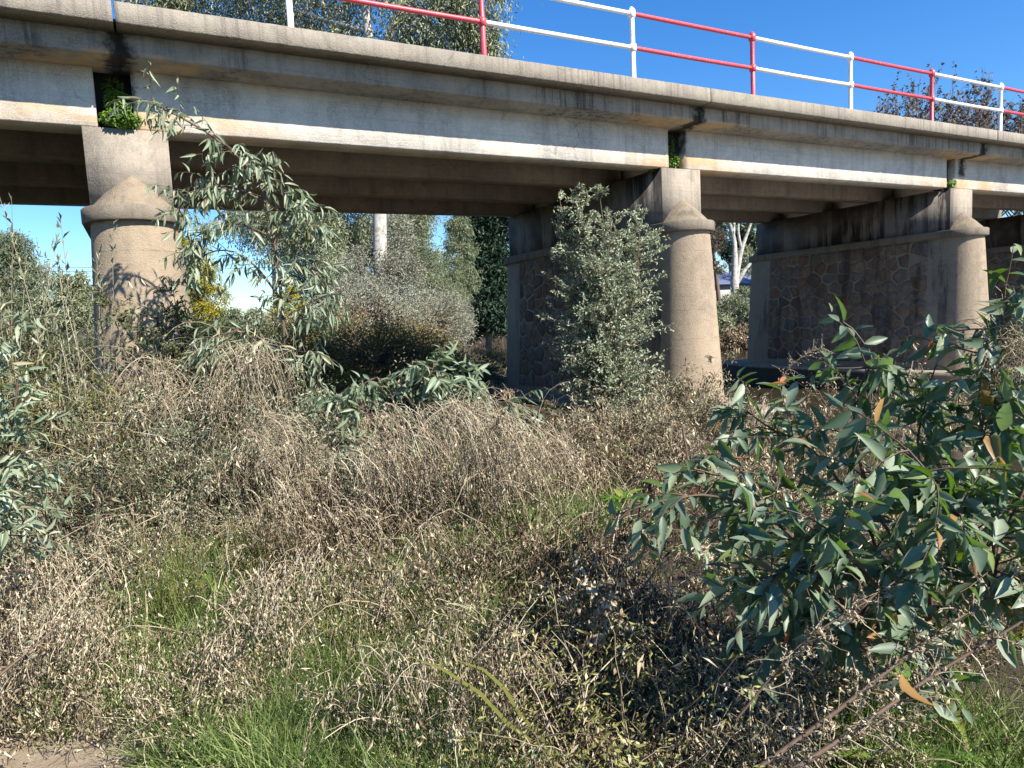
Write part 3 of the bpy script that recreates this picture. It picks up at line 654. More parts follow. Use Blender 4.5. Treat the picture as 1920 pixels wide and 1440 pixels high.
shrub("bushes on the far bank below the white-barked tree", 1380, 620, 37, [bl(1375, 580, 37, 30, 1400), bl(1405, 600, 36, 26, 1100), bl(1350, 610, 36, 26, 1100), bl(1400, 560, 38, 22, 800)], M['crown'], .20, .055)
shrub("straw-coloured drooping bank growth at the far waterline in the gap between piers", 1380, 650, 34, [bl(1375, 635, 34, 24, 1300), bl(1400, 630, 34, 22, 1000), bl(1350, 640, 34, 20, 800)], M['dryleaf'], .2, .03, 40, 1.0)
for k, (px, lab) in enumerate([(1380, "dark conifer behind the white-barked tree")]):
    shrub(lab, px, 540, 70, [bl(1365, 470, 70, 16, 500), bl(1400, 450, 70, 26, 900), bl(1330, 430, 70, 26, 700), bl(1350, 395, 70, 22, 600)], M['crown_dark'], .5, .16, 40, .2, "conifer", .3, "tree")
# bare-ish trees over the right part of the deck
def poplar(label, px, py, dep, w, h, n, group):
    b = dp(px, 545, dep); t = thing("sparse_tree", label, "tree", (b[0], b[1], float(gz(b[0], b[1]))), group)
    top = dp(px, py, dep); a = Acc(); trunk_tube(a, [(b[0], b[1], float(gz(b[0], b[1])) - .2), (b[0], b[1], top[2] * .35), (b[0], b[1], top[2] * .55)], .3, .16); a.make("trunk", M['bark'], t, True)
    k = 90; wd = w * dep / FPX
    P0 = np.tile(A([b[0], b[1], 0]), (k, 1)); P0[:, 2] = U(.2, .62, k) * top[2]
    D0 = np.stack([rng.normal(size=k), rng.normal(size=k), U(1.2, 2.6, k)], 1); Ls = (top[2] - P0[:, 2]) * U(.55, 1.0, k)
    P = strands(P0, D0, Ls, 7, -.35, .13); d_ = P[:, :, :2] - b[:2]; rr_ = np.hypot(d_[..., 0], d_[..., 1]); f = np.minimum(1, wd / np.maximum(rr_, 1e-6)); P[:, :, :2] = b[:2] + d_ * f[..., None]
    w_ = Acc(); V, F, tt = tubes(P, np.tile(np.linspace(.06, .012, 7), (k, 1)), 4); w_.add(V, F, tt)
    m_ = 14; Q, T = along(P, U(.3, 1, (k, m_))); Q = Q.reshape(-1, 3); T = T.reshape(-1, 3)
    P2 = strands(Q, T + rdir(len(Q)) * .7 + A([0, 0, .5]), U(.7, 1.7, len(Q)), 4, -.2, .2); V, F, tt = tubes(P2, np.tile(np.array([.016, .012, .009, .006]), (len(Q), 1)), 3); w_.add(V, F, tt)
    w_.make("branches", M['bark'], t, kind='stuff')
    lv = Acc(); q, tt = along(P2, U(.2, 1, (len(Q), max(1, n // len(Q))))); q = q.reshape(-1, 3)
    leaves(lv, q, rdir(len(q)) - A([0, 0, .4]), rdir(len(q)), U(.16, .30, len(q)), U(.09, .17, len(q)), U(0, 1, len(q))); lv.make("crown", M['crown_brown'], t, kind='stuff')
gp_ = "bare trees above the far end of the deck"
poplar("nearly bare round-topped tree above the deck behind the red railing post", 1745, 150, 48, 85, 1, 8000, gp_)
poplar("nearly bare tree above the deck between the last red post and the last white post", 1835, 180, 50, 65, 1, 6500, gp_)
poplar("bare tree cut by the photo's right edge above the deck", 1930, 205, 52, 60, 1, 5500, gp_)
poplar("small leafy tip of a tree just above the coping, right of the white post", 1655, 195, 56, 26, 1, 3500, gp_)

# ------------------------------------------------------------------ far things
c0 = dp(1362, 545, 66)
bt = thing("house", "low building with blue-grey roof glimpsed between the two right-hand piers", "house", (c0[0], c0[1], float(gz(c0[0], c0[1]))))
z0 = float(gz(c0[0], c0[1])); zt = dp(1362, 536, 66)[2]
V, F = box(c0[0] - 5, c0[0] + 5, c0[1] - 3, c0[1] + 3, z0 - .3, zt); mk("wall", V, [F], plain("far_house_wall", (.45, .42, .38), nscale=1), bt)
V = A([(c0[0] - 5.4, c0[1] - 3.5, zt), (c0[0] + 5.4, c0[1] - 3.5, zt), (c0[0] + 5.4, c0[1] + 3.5, zt), (c0[0] - 5.4, c0[1] + 3.5, zt), (c0[0] - 5.4, c0[1], zt + 1.3), (c0[0] + 5.4, c0[1], zt + 1.3)])
mk("roof", V, [A([(0, 1, 5, 4), (2, 3, 4, 5)]), A([(0, 4, 3), (1, 2, 5)])], plain("blue_grey_roof", (.12, .14, .22), nscale=1), bt)
pw = thing("power_line", "pair of thin overhead wires crossing the sky left of the sunlit pier", "wires", dp(-300, 500, 45))
for py in (500, 507):
    pts = np.array([dp(x, py + yo, 45) for x, yo in ((-400, -6), (-100, 2), (120, 2), (320, 1), (560, -8))]); V, F, t_ = tubes(pts[None], np.full((1, 5), .014), 4); mk("wire", V, F, plain("wire_metal", (.05, .05, .05), nscale=2), pw)

# ------------------------------------------------------------------ near plants
def leaf_objects(parent, P, D, Nn, L, Wd, tint, mat, nmax, tpls, name="leaf"):
    """the nmax leaves that show largest become parts of their own; the rest one part"""
    order = np.argsort(-L / np.maximum(depth(P), .3)); big = order[:nmax]; rest = order[nmax:]
    nb = 5; meshes = []
    for ti in range(len(tpls)):
        for b in range(nb):
            o = mk(name, tpls[ti][0], tpls[ti][1], mat, None, np.full(len(tpls[ti][0]), [.08, .35, .55, .75, .96][b]), True)
            meshes.append((o.data, ti, b)); bpy.data.objects.remove(o)
    d_, v_, w_ = leaf_frames(D, Nn); pw_ = parent_world(parent)
    for k in big:
        b = min(nb - 1, int(tint[k] * nb)); ti = random.randrange(len(tpls)); me = meshes[ti * nb + b][0]
        o = bpy.data.objects.new(name, me); COL.objects.link(o); o.parent = parent
        a, b_, c_ = d_[k] * L[k], v_[k] * Wd[k], w_[k] * L[k]; p = P[k]
        o.matrix_basis = Matrix(((a[0], b_[0], c_[0], p[0] - pw_.x), (a[1], b_[1], c_[1], p[1] - pw_.y), (a[2], b_[2], c_[2], p[2] - pw_.z), (0, 0, 0, 1)))
    if len(rest):
        a = Acc(); leaves(a, P[rest], D[rest], Nn[rest], L[rest], Wd[rest], tint[rest], tpls[0]); a.make("leaves", mat, parent, True, kind='stuff')
LT = [lance(.22, .10), lance(.4, .16, .36, .05), lance(-.08, .06, .34, -.06), lance(.12, .14, .4, .08)]
def eucalypt(name, label, base, stems, twigs, mat, bark, L, Wd, nmax, hang, lpt=9, droop=None, twl=(.25, .5), red_tips=0.0, up=.3, r0=.016, tint=(.2, .8), umin=.15):
    t = thing(name, label, cat="eucalypt sapling" if 'sapling' in name else "eucalypt bush", loc=base)
    w = Acc(); allP = []
    for k, (pts, ra) in enumerate(stems):
        a = Acc(); allP.append(trunk_tube(a, pts, ra, ra * .3, 6, 14)); a.make("stem", bark, t, True)
    PP = []; DD = []; NN = []; TT = []; LL = []
    for s, n in zip(allP, twigs):
        Q, T = along(s[None], (U(umin, 1, n) ** .9)[None]); Q, T = Q[0], T[0]
        D0 = nrm(rdir(n) * A([1, 1, .6]) + T * .5 + A([0, 0, up])); Lt = U(*twl, n)
        P = strands(Q, D0, Lt, 6, hang * .9 if droop is None else droop, .10); V, F, tt = tubes(P, np.tile(np.linspace(.0042, .0014, 6), (n, 1)), 3); w.add(V, F, tt)
        u = np.tile(np.linspace(.22, 1, lpt), (n, 1)) + rng.normal(size=(n, lpt)) * .02; u = np.clip(u, 0, 1)
        q, tg = along(P, u); side = np.tile(np.where(np.arange(lpt) % 2, 1., -1.), (n, 1))[..., None]
        sv = nrm(np.cross(tg, rdir(n)[:, None, :] + A([0, 0, .3])))
        d_ = nrm(tg * .55 + sv * side * .8 + rng.normal(size=q.shape) * .28 - A([0, 0, hang]) * U(.2, 1.5, q.shape[:2] + (1,)))
        nn = nrm(rng.normal(size=q.shape) + A([.2, -.5, .8]))
        PP.append(q.reshape(-1, 3)); DD.append(d_.reshape(-1, 3)); NN.append(nn.reshape(-1, 3))
        tt = U(*tint, (n, lpt)); tip = (u > .9) & (U(0, 1, (n, 1)) < red_tips); tt = np.where(tip, U(.85, 1, (n, lpt)), tt); TT.append(tt.ravel()); LL.append((L * U(.6, 1.25, (n, lpt)) * np.where(u > .9, .7, 1)).ravel())
    w.make("twigs", bark, t, kind='stuff')
    P, D, N_, T, Ls = map(np.concatenate, (PP, DD, NN, TT, LL))
    leaf_objects(t, P, D, N_, Ls, Wd * Ls / L * U(.8, 1.2, len(Ls)), T, mat, nmax, LT)
    return t
def gpt(x, y): return A([x, y, float(gz(x, y)) - .03])
# drooping sapling beside the first pier
b = gpt(1.28, -1.25)
eucalypt("eucalypt_sapling", "tall drooping grey-leaved sapling right of the sunlit pier", b,
         [([b, at(540, 700, -1.25), at(528, 560, -1.25), at(512, 440, -1.2), at(485, 340, -1.15), at(420, 270, -1.1), at(330, 215, -1.1), at(275, 190, -1.1)], .022),
          ([at(525, 560, -1.25), at(480, 500, -1.0), at(430, 470, -.9), at(380, 480, -.9), at(355, 520, -.9)], .012),
          ([at(515, 460, -1.2), at(540, 400, -1.3), at(560, 390, -1.4), at(590, 430, -1.4)], .010),
          ([at(500, 380, -1.2), at(430, 350, -1.1), at(370, 360, -1.0), at(335, 395, -1.0)], .010),
          ([at(500, 440, -1.2), at(450, 420, -1.1), at(410, 430, -1.05), at(375, 455, -1.0)], .008), ([at(528, 590, -1.25), at(560, 520, -1.3), at(590, 500, -1.3), at(605, 540, -1.3)], .008), ([at(420, 270, -1.1), at(450, 290, -1.2), at(500, 330, -1.2), at(540, 380, -1.2)], .008),
          ([at(535, 640, -1.25), at(575, 580, -1.4), at(600, 560, -1.5), at(615, 600, -1.5)], .010),
          ([at(538, 690, -1.25), at(570, 660, -1.5), at(590, 680, -1.6), at(600, 740, -1.6)], .010),
          ([at(535, 700, -1.25), at(480, 640, -1.3), at(440, 620, -1.3), at(400, 650, -1.3)], .010)],
         [34, 22, 18, 24, 17, 15, 14, 20, 20, 20], M['glauc'], M['redtwig'], .142, .029, 300, 1.15, 8, .8, (.2, .45), tint=(.3, .9))
# low spreading gum shoots in the middle
b = gpt(2.0, -2.3)
eucalypt("eucalypt_bush", "low sprawling grey-green gum shoots behind the arching dead stems, mid photo", b,
         [([b, dp(760, 740, 5.9), dp(800, 715, 5.9), dp(860, 705, 5.9), dp(905, 745, 5.8)], .012), ([b, dp(720, 740, 5.7), dp(700, 710, 5.7), dp(660, 740, 5.6)], .012), ([b, dp(780, 720, 5.7), dp(800, 710, 5.6), dp(815, 685, 5.6)], .011),
          ([b, dp(840, 740, 5.7), dp(900, 740, 5.6), dp(950, 770, 5.5)], .011), ([b, dp(690, 780, 5.6), dp(650, 760, 5.5), dp(630, 740, 5.5)], .010)],
         [26, 18, 18, 18, 14], M['glauc'], M['redtwig'], .150, .036, 220, .75, 8, None, (.16, .36), tint=(.05, .6), up=.05)
# left edge bush
b = gpt(-1.35, -3.75)
eucalypt("eucalypt_bush", "bright green gum bush cut by the photo's left edge", b,
         [([b, dp(-90, 900, 3.6), dp(-40, 780, 3.6), dp(0, 610, 3.6)], .011), ([b, dp(-60, 950, 3.5), dp(10, 860, 3.5), dp(35, 700, 3.5)], .010), ([b, dp(-110, 900, 3.6), dp(-90, 760, 3.6), dp(-60, 640, 3.6)], .010), ([b, dp(-60, 1010, 3.4), dp(0, 960, 3.4), dp(35, 900, 3.4)], .008), ([b, dp(-70, 1040, 3.4), dp(-10, 1010, 3.3), dp(25, 990, 3.3)], .007)],
         [40, 36, 18, 26, 22], M['glauc'], M['redtwig'], .085, .020, 280, .5, 10, None, (.14, .34), tint=(.25, .9), umin=.2)
# big bush in the right foreground
b = gpt(3.1, -5.9)
eucalypt("eucalypt_bush", "large waxy-leaved gum bush filling the right foreground", b,
         [([b, dp(1750, 1150, 2.8), dp(1640, 950, 2.75), dp(1600, 780, 2.75), dp(1640, 670, 2.8)], .012), ([b, dp(1600, 1150, 2.7), dp(1460, 1000, 2.7), dp(1380, 900, 2.7), dp(1300, 880, 2.75), dp(1280, 800, 2.8)], .011),
          ([b, dp(1850, 1100, 2.6), dp(1830, 900, 2.5), dp(1850, 750, 2.5), dp(1885, 560, 2.5)], .012), ([b, dp(1680, 1100, 2.4), dp(1560, 1050, 2.3), dp(1450, 1080, 2.3)], .011),
          ([b, dp(1800, 1050, 2.3), dp(1760, 920, 2.2), dp(1700, 840, 2.2)], .010), ([b, dp(1650, 1050, 2.9), dp(1540, 860, 3.0), dp(1440, 800, 3.0), dp(1400, 770, 3.0)], .010), ([b, dp(1480, 1000, 2.6), dp(1340, 930, 2.6), dp(1200, 950, 2.6), dp(1160, 975, 2.6)], .009),
          ([b, dp(1950, 950, 2.5), dp(1930, 800, 2.5), dp(1960, 700, 2.5)], .011), ([b, dp(1650, 1180, 2.5), dp(1560, 1160, 2.5), dp(1470, 1180, 2.5)], .009), ([b, dp(1760, 1000, 2.7), dp(1720, 850, 2.8), dp(1740, 740, 2.8)], .011),
          ([b, dp(1820, 1120, 2.3), dp(1880, 1000, 2.2), dp(1930, 900, 2.2)], .010), ([b, dp(1560, 1100, 2.8), dp(1450, 960, 2.9), dp(1380, 940, 2.9)], .009), ([b, dp(1700, 1180, 2.3), dp(1640, 1090, 2.2), dp(1560, 1000, 2.2)], .009)],
         [24, 18, 32, 24, 24, 18, 8, 24, 20, 22, 28, 15, 20], M['gumleaf'], M['redtwig'], .108, .037, 300, .65, 8, None, (.12, .34), red_tips=.4, tint=(.08, .84), umin=.22, up=.1)

def twiggy(name, label, cat, base, height, widths, nst, ntw, nl, mat, L, Wd, bark=None, lean=(0, 0), hang=.1, tint=(.1, .9), sl_=.13):
    """upright many-stemmed shrub: stems, twigs, small leaves; widths = radius at fractions of the height"""
    t = thing(name, label, cat, base); w = Acc()
    D0 = np.stack([rng.normal(size=nst) * sl_ + lean[0], rng.normal(size=nst) * sl_ + lean[1], np.ones(nst)], 1)
    P = strands(base + rng.normal(size=(nst, 3)) * A([.08, .08, 0]) * height * .4, D0, height * U(.55, 1.03, nst), 9, -.1, .05)
    V, F, tt = tubes(P, np.tile(np.linspace(.014, .003, 9), (nst, 1)) * height / 2.5, 5); w.add(V, F, tt); w.make("stems", bark or M['twig'], t, kind='stuff')
    u = U(.06, 1, (nst, ntw)); q, tg = along(P, u); q = q.reshape(-1, 3); tg = tg.reshape(-1, 3); n = len(q)
    fr = np.clip((q[:, 2] - base[2]) / height, 0, 1); wl = np.interp(fr, *widths)
    P2 = strands(q, rdir(n) * A([1, 1, .35]) + A([0, 0, .55]), wl * U(.35, 1.05, n), 6, .12, .14)
    w2 = Acc(); V, F, tt = tubes(P2, np.tile(np.linspace(.004, .0012, 6), (n, 1)) * height / 2.5, 3); w2.add(V, F, tt); w2.make("twigs", bark or M['twig'], t, kind='stuff')
    a = Acc(); q, tg = along(P2, U(.12, 1, (n, nl))); ct = U(-.22, .22, (n, 1)).repeat(nl, 1).ravel(); q = q.reshape(-1, 3) + rng.normal(size=(n * nl, 3)) * .012; tg = tg.reshape(-1, 3); k = len(q)
    leaves(a, q, nrm(tg * .7 + rdir(k) * .9 - A([0, 0, hang])), rdir(k) + A([.2, -.4, .5]), L * U(.6, 1.3, k), Wd * U(.7, 1.25, k), np.clip(U(*tint, k) + ct, 0, 1)); a.make("leaves", mat, t, kind='stuff')
    return t
twiggy("olive_shrub", "tall cone-shaped grey-green shrub standing against the stone pier", "shrub", gpt(5.75, -.05), 3.5, ([0, .12, .35, .6, .85, 1], [.5, .98, .86, .56, .28, .10]), 16, 70, 30, M['olive'], .058, .022, hang=.05, tint=(.4, 1.2), sl_=.025)
twiggy("privet_shrub", "dark green small-leaved shrub climbing in front of the sunlit pier", "shrub", gpt(.28, -.45), 2.15, ([0, .2, .6, 1], [.5, .75, .6, .28]), 18, 32, 22, M['darkshrub'], .052, .020, tint=(.1, .8))
twiggy("privet_shrub", "dark green small-leaved shrub between the sunlit pier and the drooping sapling's foot", "shrub", gpt(.95, -.55), 1.55, ([0, .2, .6, 1], [.5, .8, .6, .3]), 16, 28, 20, M['darkshrub'], .052, .020, tint=(.2, 1))
twiggy("privet_shrub", "pale leafy shrub at the sapling's foot above the fibrous dead mound", "shrub", gpt(1.35, -1.9), 1.25, ([0, .2, .6, 1], [.4, .6, .5, .25]), 10, 18, 13, M['olive'], .05, .018, tint=(.2, 1))
# reedy stems on the left
def wands(name, label, base, n, h, spread, mat, L, Wd, nl, lean):
    t = thing(name, label, "reeds", base); P0 = base + np.stack([U(-spread, spread, n), U(-.4, .4, n), np.zeros(n)], 1); P0[:, 2] = gz(P0[:, 0], P0[:, 1])
    P = strands(P0, np.stack([rng.normal(size=n) * .12 + lean, rng.normal(size=n) * .1, np.ones(n)], 1), h * U(.6, 1.05, n), 9, .06, .035)
    w = Acc(); V, F, tt = tubes(P, np.tile(np.linspace(.0065, .0016, 9), (n, 1)), 4, U(.3, .8, n)); w.add(V, F, tt); w.make("stems", M['drystem'], t, kind='stuff')
    q, tg = along(P, U(.25, 1, (n, nl))); q = q.reshape(-1, 3); tg = tg.reshape(-1, 3); k = len(q); a = Acc()
    leaves(a, q, nrm(tg * .8 + rdir(k) * .55), rdir(k), L * U(.6, 1.3, k), Wd, U(.2, 1, k), TD); a.make("leaves", mat, t, kind='stuff')
wands("tall_reeds", "tall thin wands with sparse narrow leaves against the sky at far left", gpt(-1.25, -.7), 34, 3.0, .55, M['olive'], .09, .011, 26, -.02)
wands("tall_reeds", "thin leafy wands hugging the shaded left edge of the sunlit pier", gpt(-.62, -.35), 20, 2.7, .2, M['olive'], .085, .011, 34, -.02)
twiggy("weedy_shrub", "tangle of olive-brown weedy stems on the bank below the far left reeds", "shrub", gpt(-1.2, -.9), 1.75, ([0, .3, .7, 1], [.5, .8, .7, .3]), 18, 24, 15, M['yelleaf'], .055, .012, M['drystem'], tint=(0, .7))
twiggy("weedy_shrub", "tangle of olive-brown weedy stems at the sunlit pier's left foot", "shrub", gpt(-.45, -1.1), 1.25, ([0, .3, .7, 1], [.5, .7, .6, .3]), 14, 22, 14, M['yelleaf'], .05, .012, M['drystem'], tint=(0, .7))

twiggy("weedy_shrub", "dull green leafy weed in front of the fibrous dead mound", "shrub", gpt(.15, -2.0), 1.0, ([0, .3, .7, 1], [.4, .6, .5, .3]), 11, 20, 14, M['olive'], .034, .014, M['drystem'], tint=(0, .8))
twiggy("weedy_shrub", "dull green leafy weed between the fibrous mound and the pink tan heap", "shrub", gpt(.72, -1.95), 1.1, ([0, .3, .7, 1], [.4, .6, .5, .3]), 11, 20, 14, M['olive'], .034, .014, M['drystem'], tint=(0, .8))
twiggy("weedy_shrub", "pale withered leafy weed below the sapling's lowest leaves", "shrub", gpt(1.3, -2.75), .85, ([0, .3, .7, 1], [.35, .5, .45, .3]), 10, 18, 12, M['olive'], .05, .018, M['drystem'], tint=(.3, 1))
twiggy("weedy_shrub", "dull green leafy weed in the shade left of the fibrous mound", "shrub", gpt(-.25, -2.2), .75, ([0, .3, .7, 1], [.4, .55, .5, .3]), 10, 18, 12, M['darkshrub'], .034, .013, M['drystem'], tint=(0, .9))

# ------------------------------------------------------------------ dead weeds
def mound(name, label, cx, cy, rx, ry, h, nst, nl, droop=1.5, leafL=.026, tint=(.15, .95), fib=0, green=0.0, lean=(0, 0), cat="dead weeds", straw=(), gmat='olive'):
    base = gpt(cx, cy); t = thing(name, label, cat, base); nst = int(nst * .36); nl = int(nl * 1.6)
    a_ = U(0, 2 * np.pi, nst); r_ = np.sqrt(U(0, 1, nst)); P0 = np.stack([cx + rx * r_ * np.cos(a_) * .8, cy + ry * r_ * np.sin(a_) * .8, np.zeros(nst)], 1); P0[:, 2] = gz(P0[:, 0], P0[:, 1])
    out = np.stack([np.cos(a_) * r_, np.sin(a_) * r_, np.zeros(nst)], 1)
    hh = h * (1.25 - .6 * r_ ** 2) * U(.7, 1.15, nst)
    P = strands(P0, out * .45 + rng.normal(size=(nst, 3)) * .3 + A([lean[0], lean[1], 1.3]), hh * 1.4, 9, droop * U(.5, 1.6, nst), .17)
    P[:, :, 2] = np.maximum(P[:, :, 2], gz(P[:, :, 0], P[:, :, 1]) + .01)
    w = Acc(); V, F, tt = tubes(P, np.linspace(.0042, .0016, 9)[None] * U(.5, 1.4, (nst, 1)), 3, U(.1, .9, nst)); w.add(V, F, tt)
    fib = int(fib * .5)
    if fib:
        q, _ = along(P, U(.5, 1, (nst, max(1, fib // nst)))); q = q.reshape(-1, 3); f = len(q)
        PF = strands(q, rdir(f) * .8 + A([0, 0, -.5]), U(.12, .5, f) * min(1.3, h), 5, 1.2, .22); PF[:, :, 2] = np.maximum(PF[:, :, 2], gz(PF[:, :, 0], PF[:, :, 1]) + .01)
        V, F, tt = tubes(PF, np.tile(np.linspace(.0017, .0011, 5), (f, 1)), 3, U(.35, 1, f)); w.add(V, F, tt)
    w.make("stems", M['drystem'], t, kind='stuff')
    per = max(1, nl // nst); ncl = 2; pc = max(1, per // ncl); per = ncl * pc; u = U(.18, 1, (nst, ncl)) ** .8; q, tg = along(P, u); spr = U(.022, .075, (nst, ncl, 1)).repeat(pc, 1)
    q = (q.repeat(pc, 1) + rng.normal(size=(nst, per, 3)) * spr * A([1, 1, 1.25])).reshape(-1, 3); tg = tg.repeat(pc, 1).reshape(-1, 3); k = len(q)
    q[:, 2] = np.maximum(q[:, 2], gz(q[:, 0], q[:, 1]) + .02)
    ct = U(-.2, .2, (nst, 1)).repeat(per, 1).ravel(); gr = U(0, 1, k) < green
    cd_ = (rdir(nst * ncl) * .55 - A([0, 0, 1.0])).reshape(nst, ncl, 3).repeat(pc, 1).reshape(-1, 3)
    a = Acc(); tn = np.clip(U(*tint, k) + ct + rng.normal(size=k) * .15, 0, 1); dd = nrm(rdir(k) * .45 + cd_); nn = rdir(k); ll = leafL * U(.4, 1.2, k); fb = U(0, 1, k) < .5
    d1 = ~gr & ~fb; leaves(a, q[d1], dd[d1] + rdir(d1.sum()) * .5, nn[d1], ll[d1], ll[d1] * U(.22, .5, d1.sum()), tn[d1], TC)
    d1 = ~gr & fb; lf = ll[d1] * U(1.2, 3.2, d1.sum()); leaves(a, q[d1], dd[d1], nn[d1], lf, leafL * U(.06, .13, d1.sum()), np.clip(tn[d1] + .12, 0, 1), TD)
    a.make("leaves", M['dryleaf'], t, kind='stuff')
    if gr.any():
        a = Acc(); leaves(a, q[gr], dd[gr] + A([0, 0, .7]), nn[gr], ll[gr] * 1.5, ll[gr] * .4, tn[gr]); a.make("green_leaves", M[gmat], t, kind='stuff')
    a = Acc()
    for (x, y, z, ln, n) in straw:
        PF = strands(A([x, y, z]) + rng.normal(size=(n, 3)) * A([.14, .10, .07]), rdir(n) * .7 + A([rng.normal() * .3, -.35, -.2]), ln * U(.2, 1.05, n), 7, 2.4, .17); PF[:, :, 2] = np.maximum(PF[:, :, 2], gz(PF[:, :, 0], PF[:, :, 1]) + .01)
        V, F, tt = tubes(PF, np.linspace(.0019, .0012, 7)[None] * U(.6, 1.4, (n, 1)), 3, U(.45, 1, n)); a.add(V, F, tt)
        q, tg = along(PF, U(.2, 1, (n, 6))); q = q.reshape(-1, 3); k = len(q); leaves(a, q, tg.reshape(-1, 3) + rdir(k) * .6 - A([0, 0, .5]), rdir(k), U(.01, .028, k), U(.003, .006, k), U(.4, 1, k), TC)
    a.make("hanging_straw", M['drystem'], t, kind='stuff')
    return t
mound("dead_weeds", "tall fibrous tan mound of dead weeds in front of the sunlit pier", .35, -1.75, .75, .65, 1.25, 380, 7600, 1.3, .028, fib=900, green=.5, straw=[(*dp(285, 690, 6.10), 0.75, 150), (*dp(330, 740, 6.00), 0.50, 80), (*dp(470, 660, 6.00), 0.80, 170), (*dp(415, 720, 5.90), 0.50, 70)])
mound("dead_weeds", "pinkish tan heap of dead weeds below the drooping sapling", 1.05, -2.3, .6, .6, .95, 300, 6200, 1.5, .026, fib=700, green=.3, straw=[(*dp(500, 800, 5.40), 0.60, 140), (*dp(540, 850, 5.20), 0.50, 90), (*dp(600, 870, 5.20), 0.35, 60)])
mound("dead_weeds", "brown dead weeds left of the fibrous mound in deep shade", -.65, -1.9, .6, .6, .9, 220, 4200, 1.3, .028, (.0, .7), fib=300, green=.55)
mound("dead_weeds", "arching pale dead stems hanging over like a fountain, photo centre", 2.15, -3.2, .62, .55, .86, 380, 5600, 2.6, .024, fib=1500, straw=[(*dp(860, 765, 4.90), 0.75, 170), (*dp(790, 800, 4.80), 0.50, 90), (*dp(930, 790, 4.80), 0.60, 110), (*dp(1010, 820, 4.80), 0.65, 120)])
mound("dead_weeds", "hanging shock of pale dead fibres left of the arching stems", 1.5, -3.35, .35, .35, .82, 160, 2400, 2.6, .024, fib=600, straw=[(*dp(700, 850, 4.80), 0.42, 170), (*dp(725, 780, 5.00), 0.30, 80)])
mound("dead_weeds", "brown matted weeds right of the arching stems", 3.0, -2.7, .7, .6, .55, 330, 6800, 1.6, .028, (.05, .75), fib=700, green=.08)
mound("dead_weeds", "reddish brown bare tangle left of the reddish gum tips", 3.9, -2.4, .8, .6, .5, 340, 4500, 1.6, .026, (.0, .6), fib=700)
mound("dead_weeds", "dense olive-tan tangle at the foot of the sunlit second column", 6.7, -.9, 1.1, .7, .62, 420, 8500, 1.4, .036, (.1, .9), fib=600, green=.35)
mound("dead_weeds", "olive-tan tangle under the tall cone-shaped shrub", 5.2, -1.1, .9, .6, .5, 330, 6800, 1.4, .034, (.1, .9), fib=500, green=.3)
mound("dead_weeds", "grey bare twiggy tangle beside the rubble pier's footing", 8.4, -1.0, 1.0, .6, .75, 330, 2600, 1.2, .034, (.1, .8), fib=900)
mound("dead_weeds", "tan weeds at the waterline hiding the rubble pier's footing", 9.9, -1.5, 1.0, .5, 1.35, 380, 5200, 1.3, .036, (.1, .95), fib=700, green=.1)
mound("dead_weeds", "tan weeds at the waterline right before the rubble pier's round nose", 11.6, -1.6, 1.0, .5, 1.15, 340, 4200, 1.3, .036, (.1, .95), fib=500, green=.2)
mound("dead_weeds", "dry tan tangle under the waxy-leaved gum bush's far side", 4.6, -3.2, .9, .7, .55, 330, 6500, 1.5, .030, (.1, .85), fib=800, green=.1)
mound("dead_weeds", "dry pale weeds between reed clump and gum bush at right edge", 5.4, -4.4, 1.0, .8, .6, 330, 5500, 1.4, .034, (.2, .9), fib=700, green=.15)
mound("dead_weeds", "tan crumpled heap at the lower left edge", -.75, -4.2, .45, .5, .48, 240, 5200, 1.8, .022, (.3, 1), fib=700, green=.15, straw=[(*dp(60, 1040, 3.60), 0.35, 80), (*dp(120, 1150, 3.20), 0.30, 60)])
mound("dead_weeds", "small tan crumpled heap leaning over the grass, lower left of centre", .55, -4.7, .38, .36, .42, 230, 4600, 1.8, .018, (.3, 1), fib=500, green=.1, straw=[(*dp(470, 1120, 3.10), 0.20, 70), (*dp(540, 1050, 3.20), 0.25, 50)])
mound("dead_weeds", "tan crumpled weeds beside the bare sand", .05, -4.95, .25, .22, .30, 220, 4400, 1.6, .017, (.3, 1), fib=500)
mound("dead_weeds", "tan crumpled weeds along the far side of the sand", -.55, -4.42, .36, .2, .34, 160, 3000, 1.6, .017, (.35, 1), fib=400)
mound("dead_weeds", "dark russet dead weeds above the shaded hollow, right of centre", 2.05, -4.75, .5, .35, .50, 260, 5200, 1.6, .022, (.0, .55), fib=400)
mound("dead_weeds", "dark brown dead weeds left of the shaded hollow", 1.3, -4.6, .45, .4, .42, 240, 4600, 1.6, .021, (.0, .7), fib=500, green=.1)
mound("dead_weeds", "shaded brittle weeds at the bottom edge, centre", .95, -5.75, .42, .34, .42, 260, 4800, 1.7, .018, (.1, .85), fib=700, green=.08)
mound("dead_weeds", "shaded brittle weeds in the hollow beneath the gum bush", 1.95, -5.6, .5, .45, .46, 260, 3600, 1.6, .019, (.0, .7), fib=600)
mound("dead_weeds", "brittle tan weeds at the bottom edge beneath the gum bush", 1.9, -6.5, .5, .3, .36, 260, 5000, 1.6, .016, (.15, .9), fib=700, green=.15)
mound("dead_weeds", "upright hanging pale weed in the grass, lower centre", .98, -4.95, .14, .14, .62, 70, 1500, 2.0, .016, (.4, 1), fib=300, straw=[(*dp(730, 1250, 2.60), 0.34, 50)])
mound("dead_weeds", "rusty weeds in the middle of the bank, centre left", .95, -3.6, .5, .45, .52, 260, 5200, 1.6, .022, (.0, .65), fib=500, straw=[(*dp(520, 930, 4.60), 0.40, 90), (*dp(640, 960, 4.50), 0.35, 60)])
mound("dead_weeds", "tan thatch of weeds along the left middle of the bank", -.2, -3.0, .6, .5, .40, 230, 4200, 1.6, .022, (.2, .95), fib=400, green=.35)
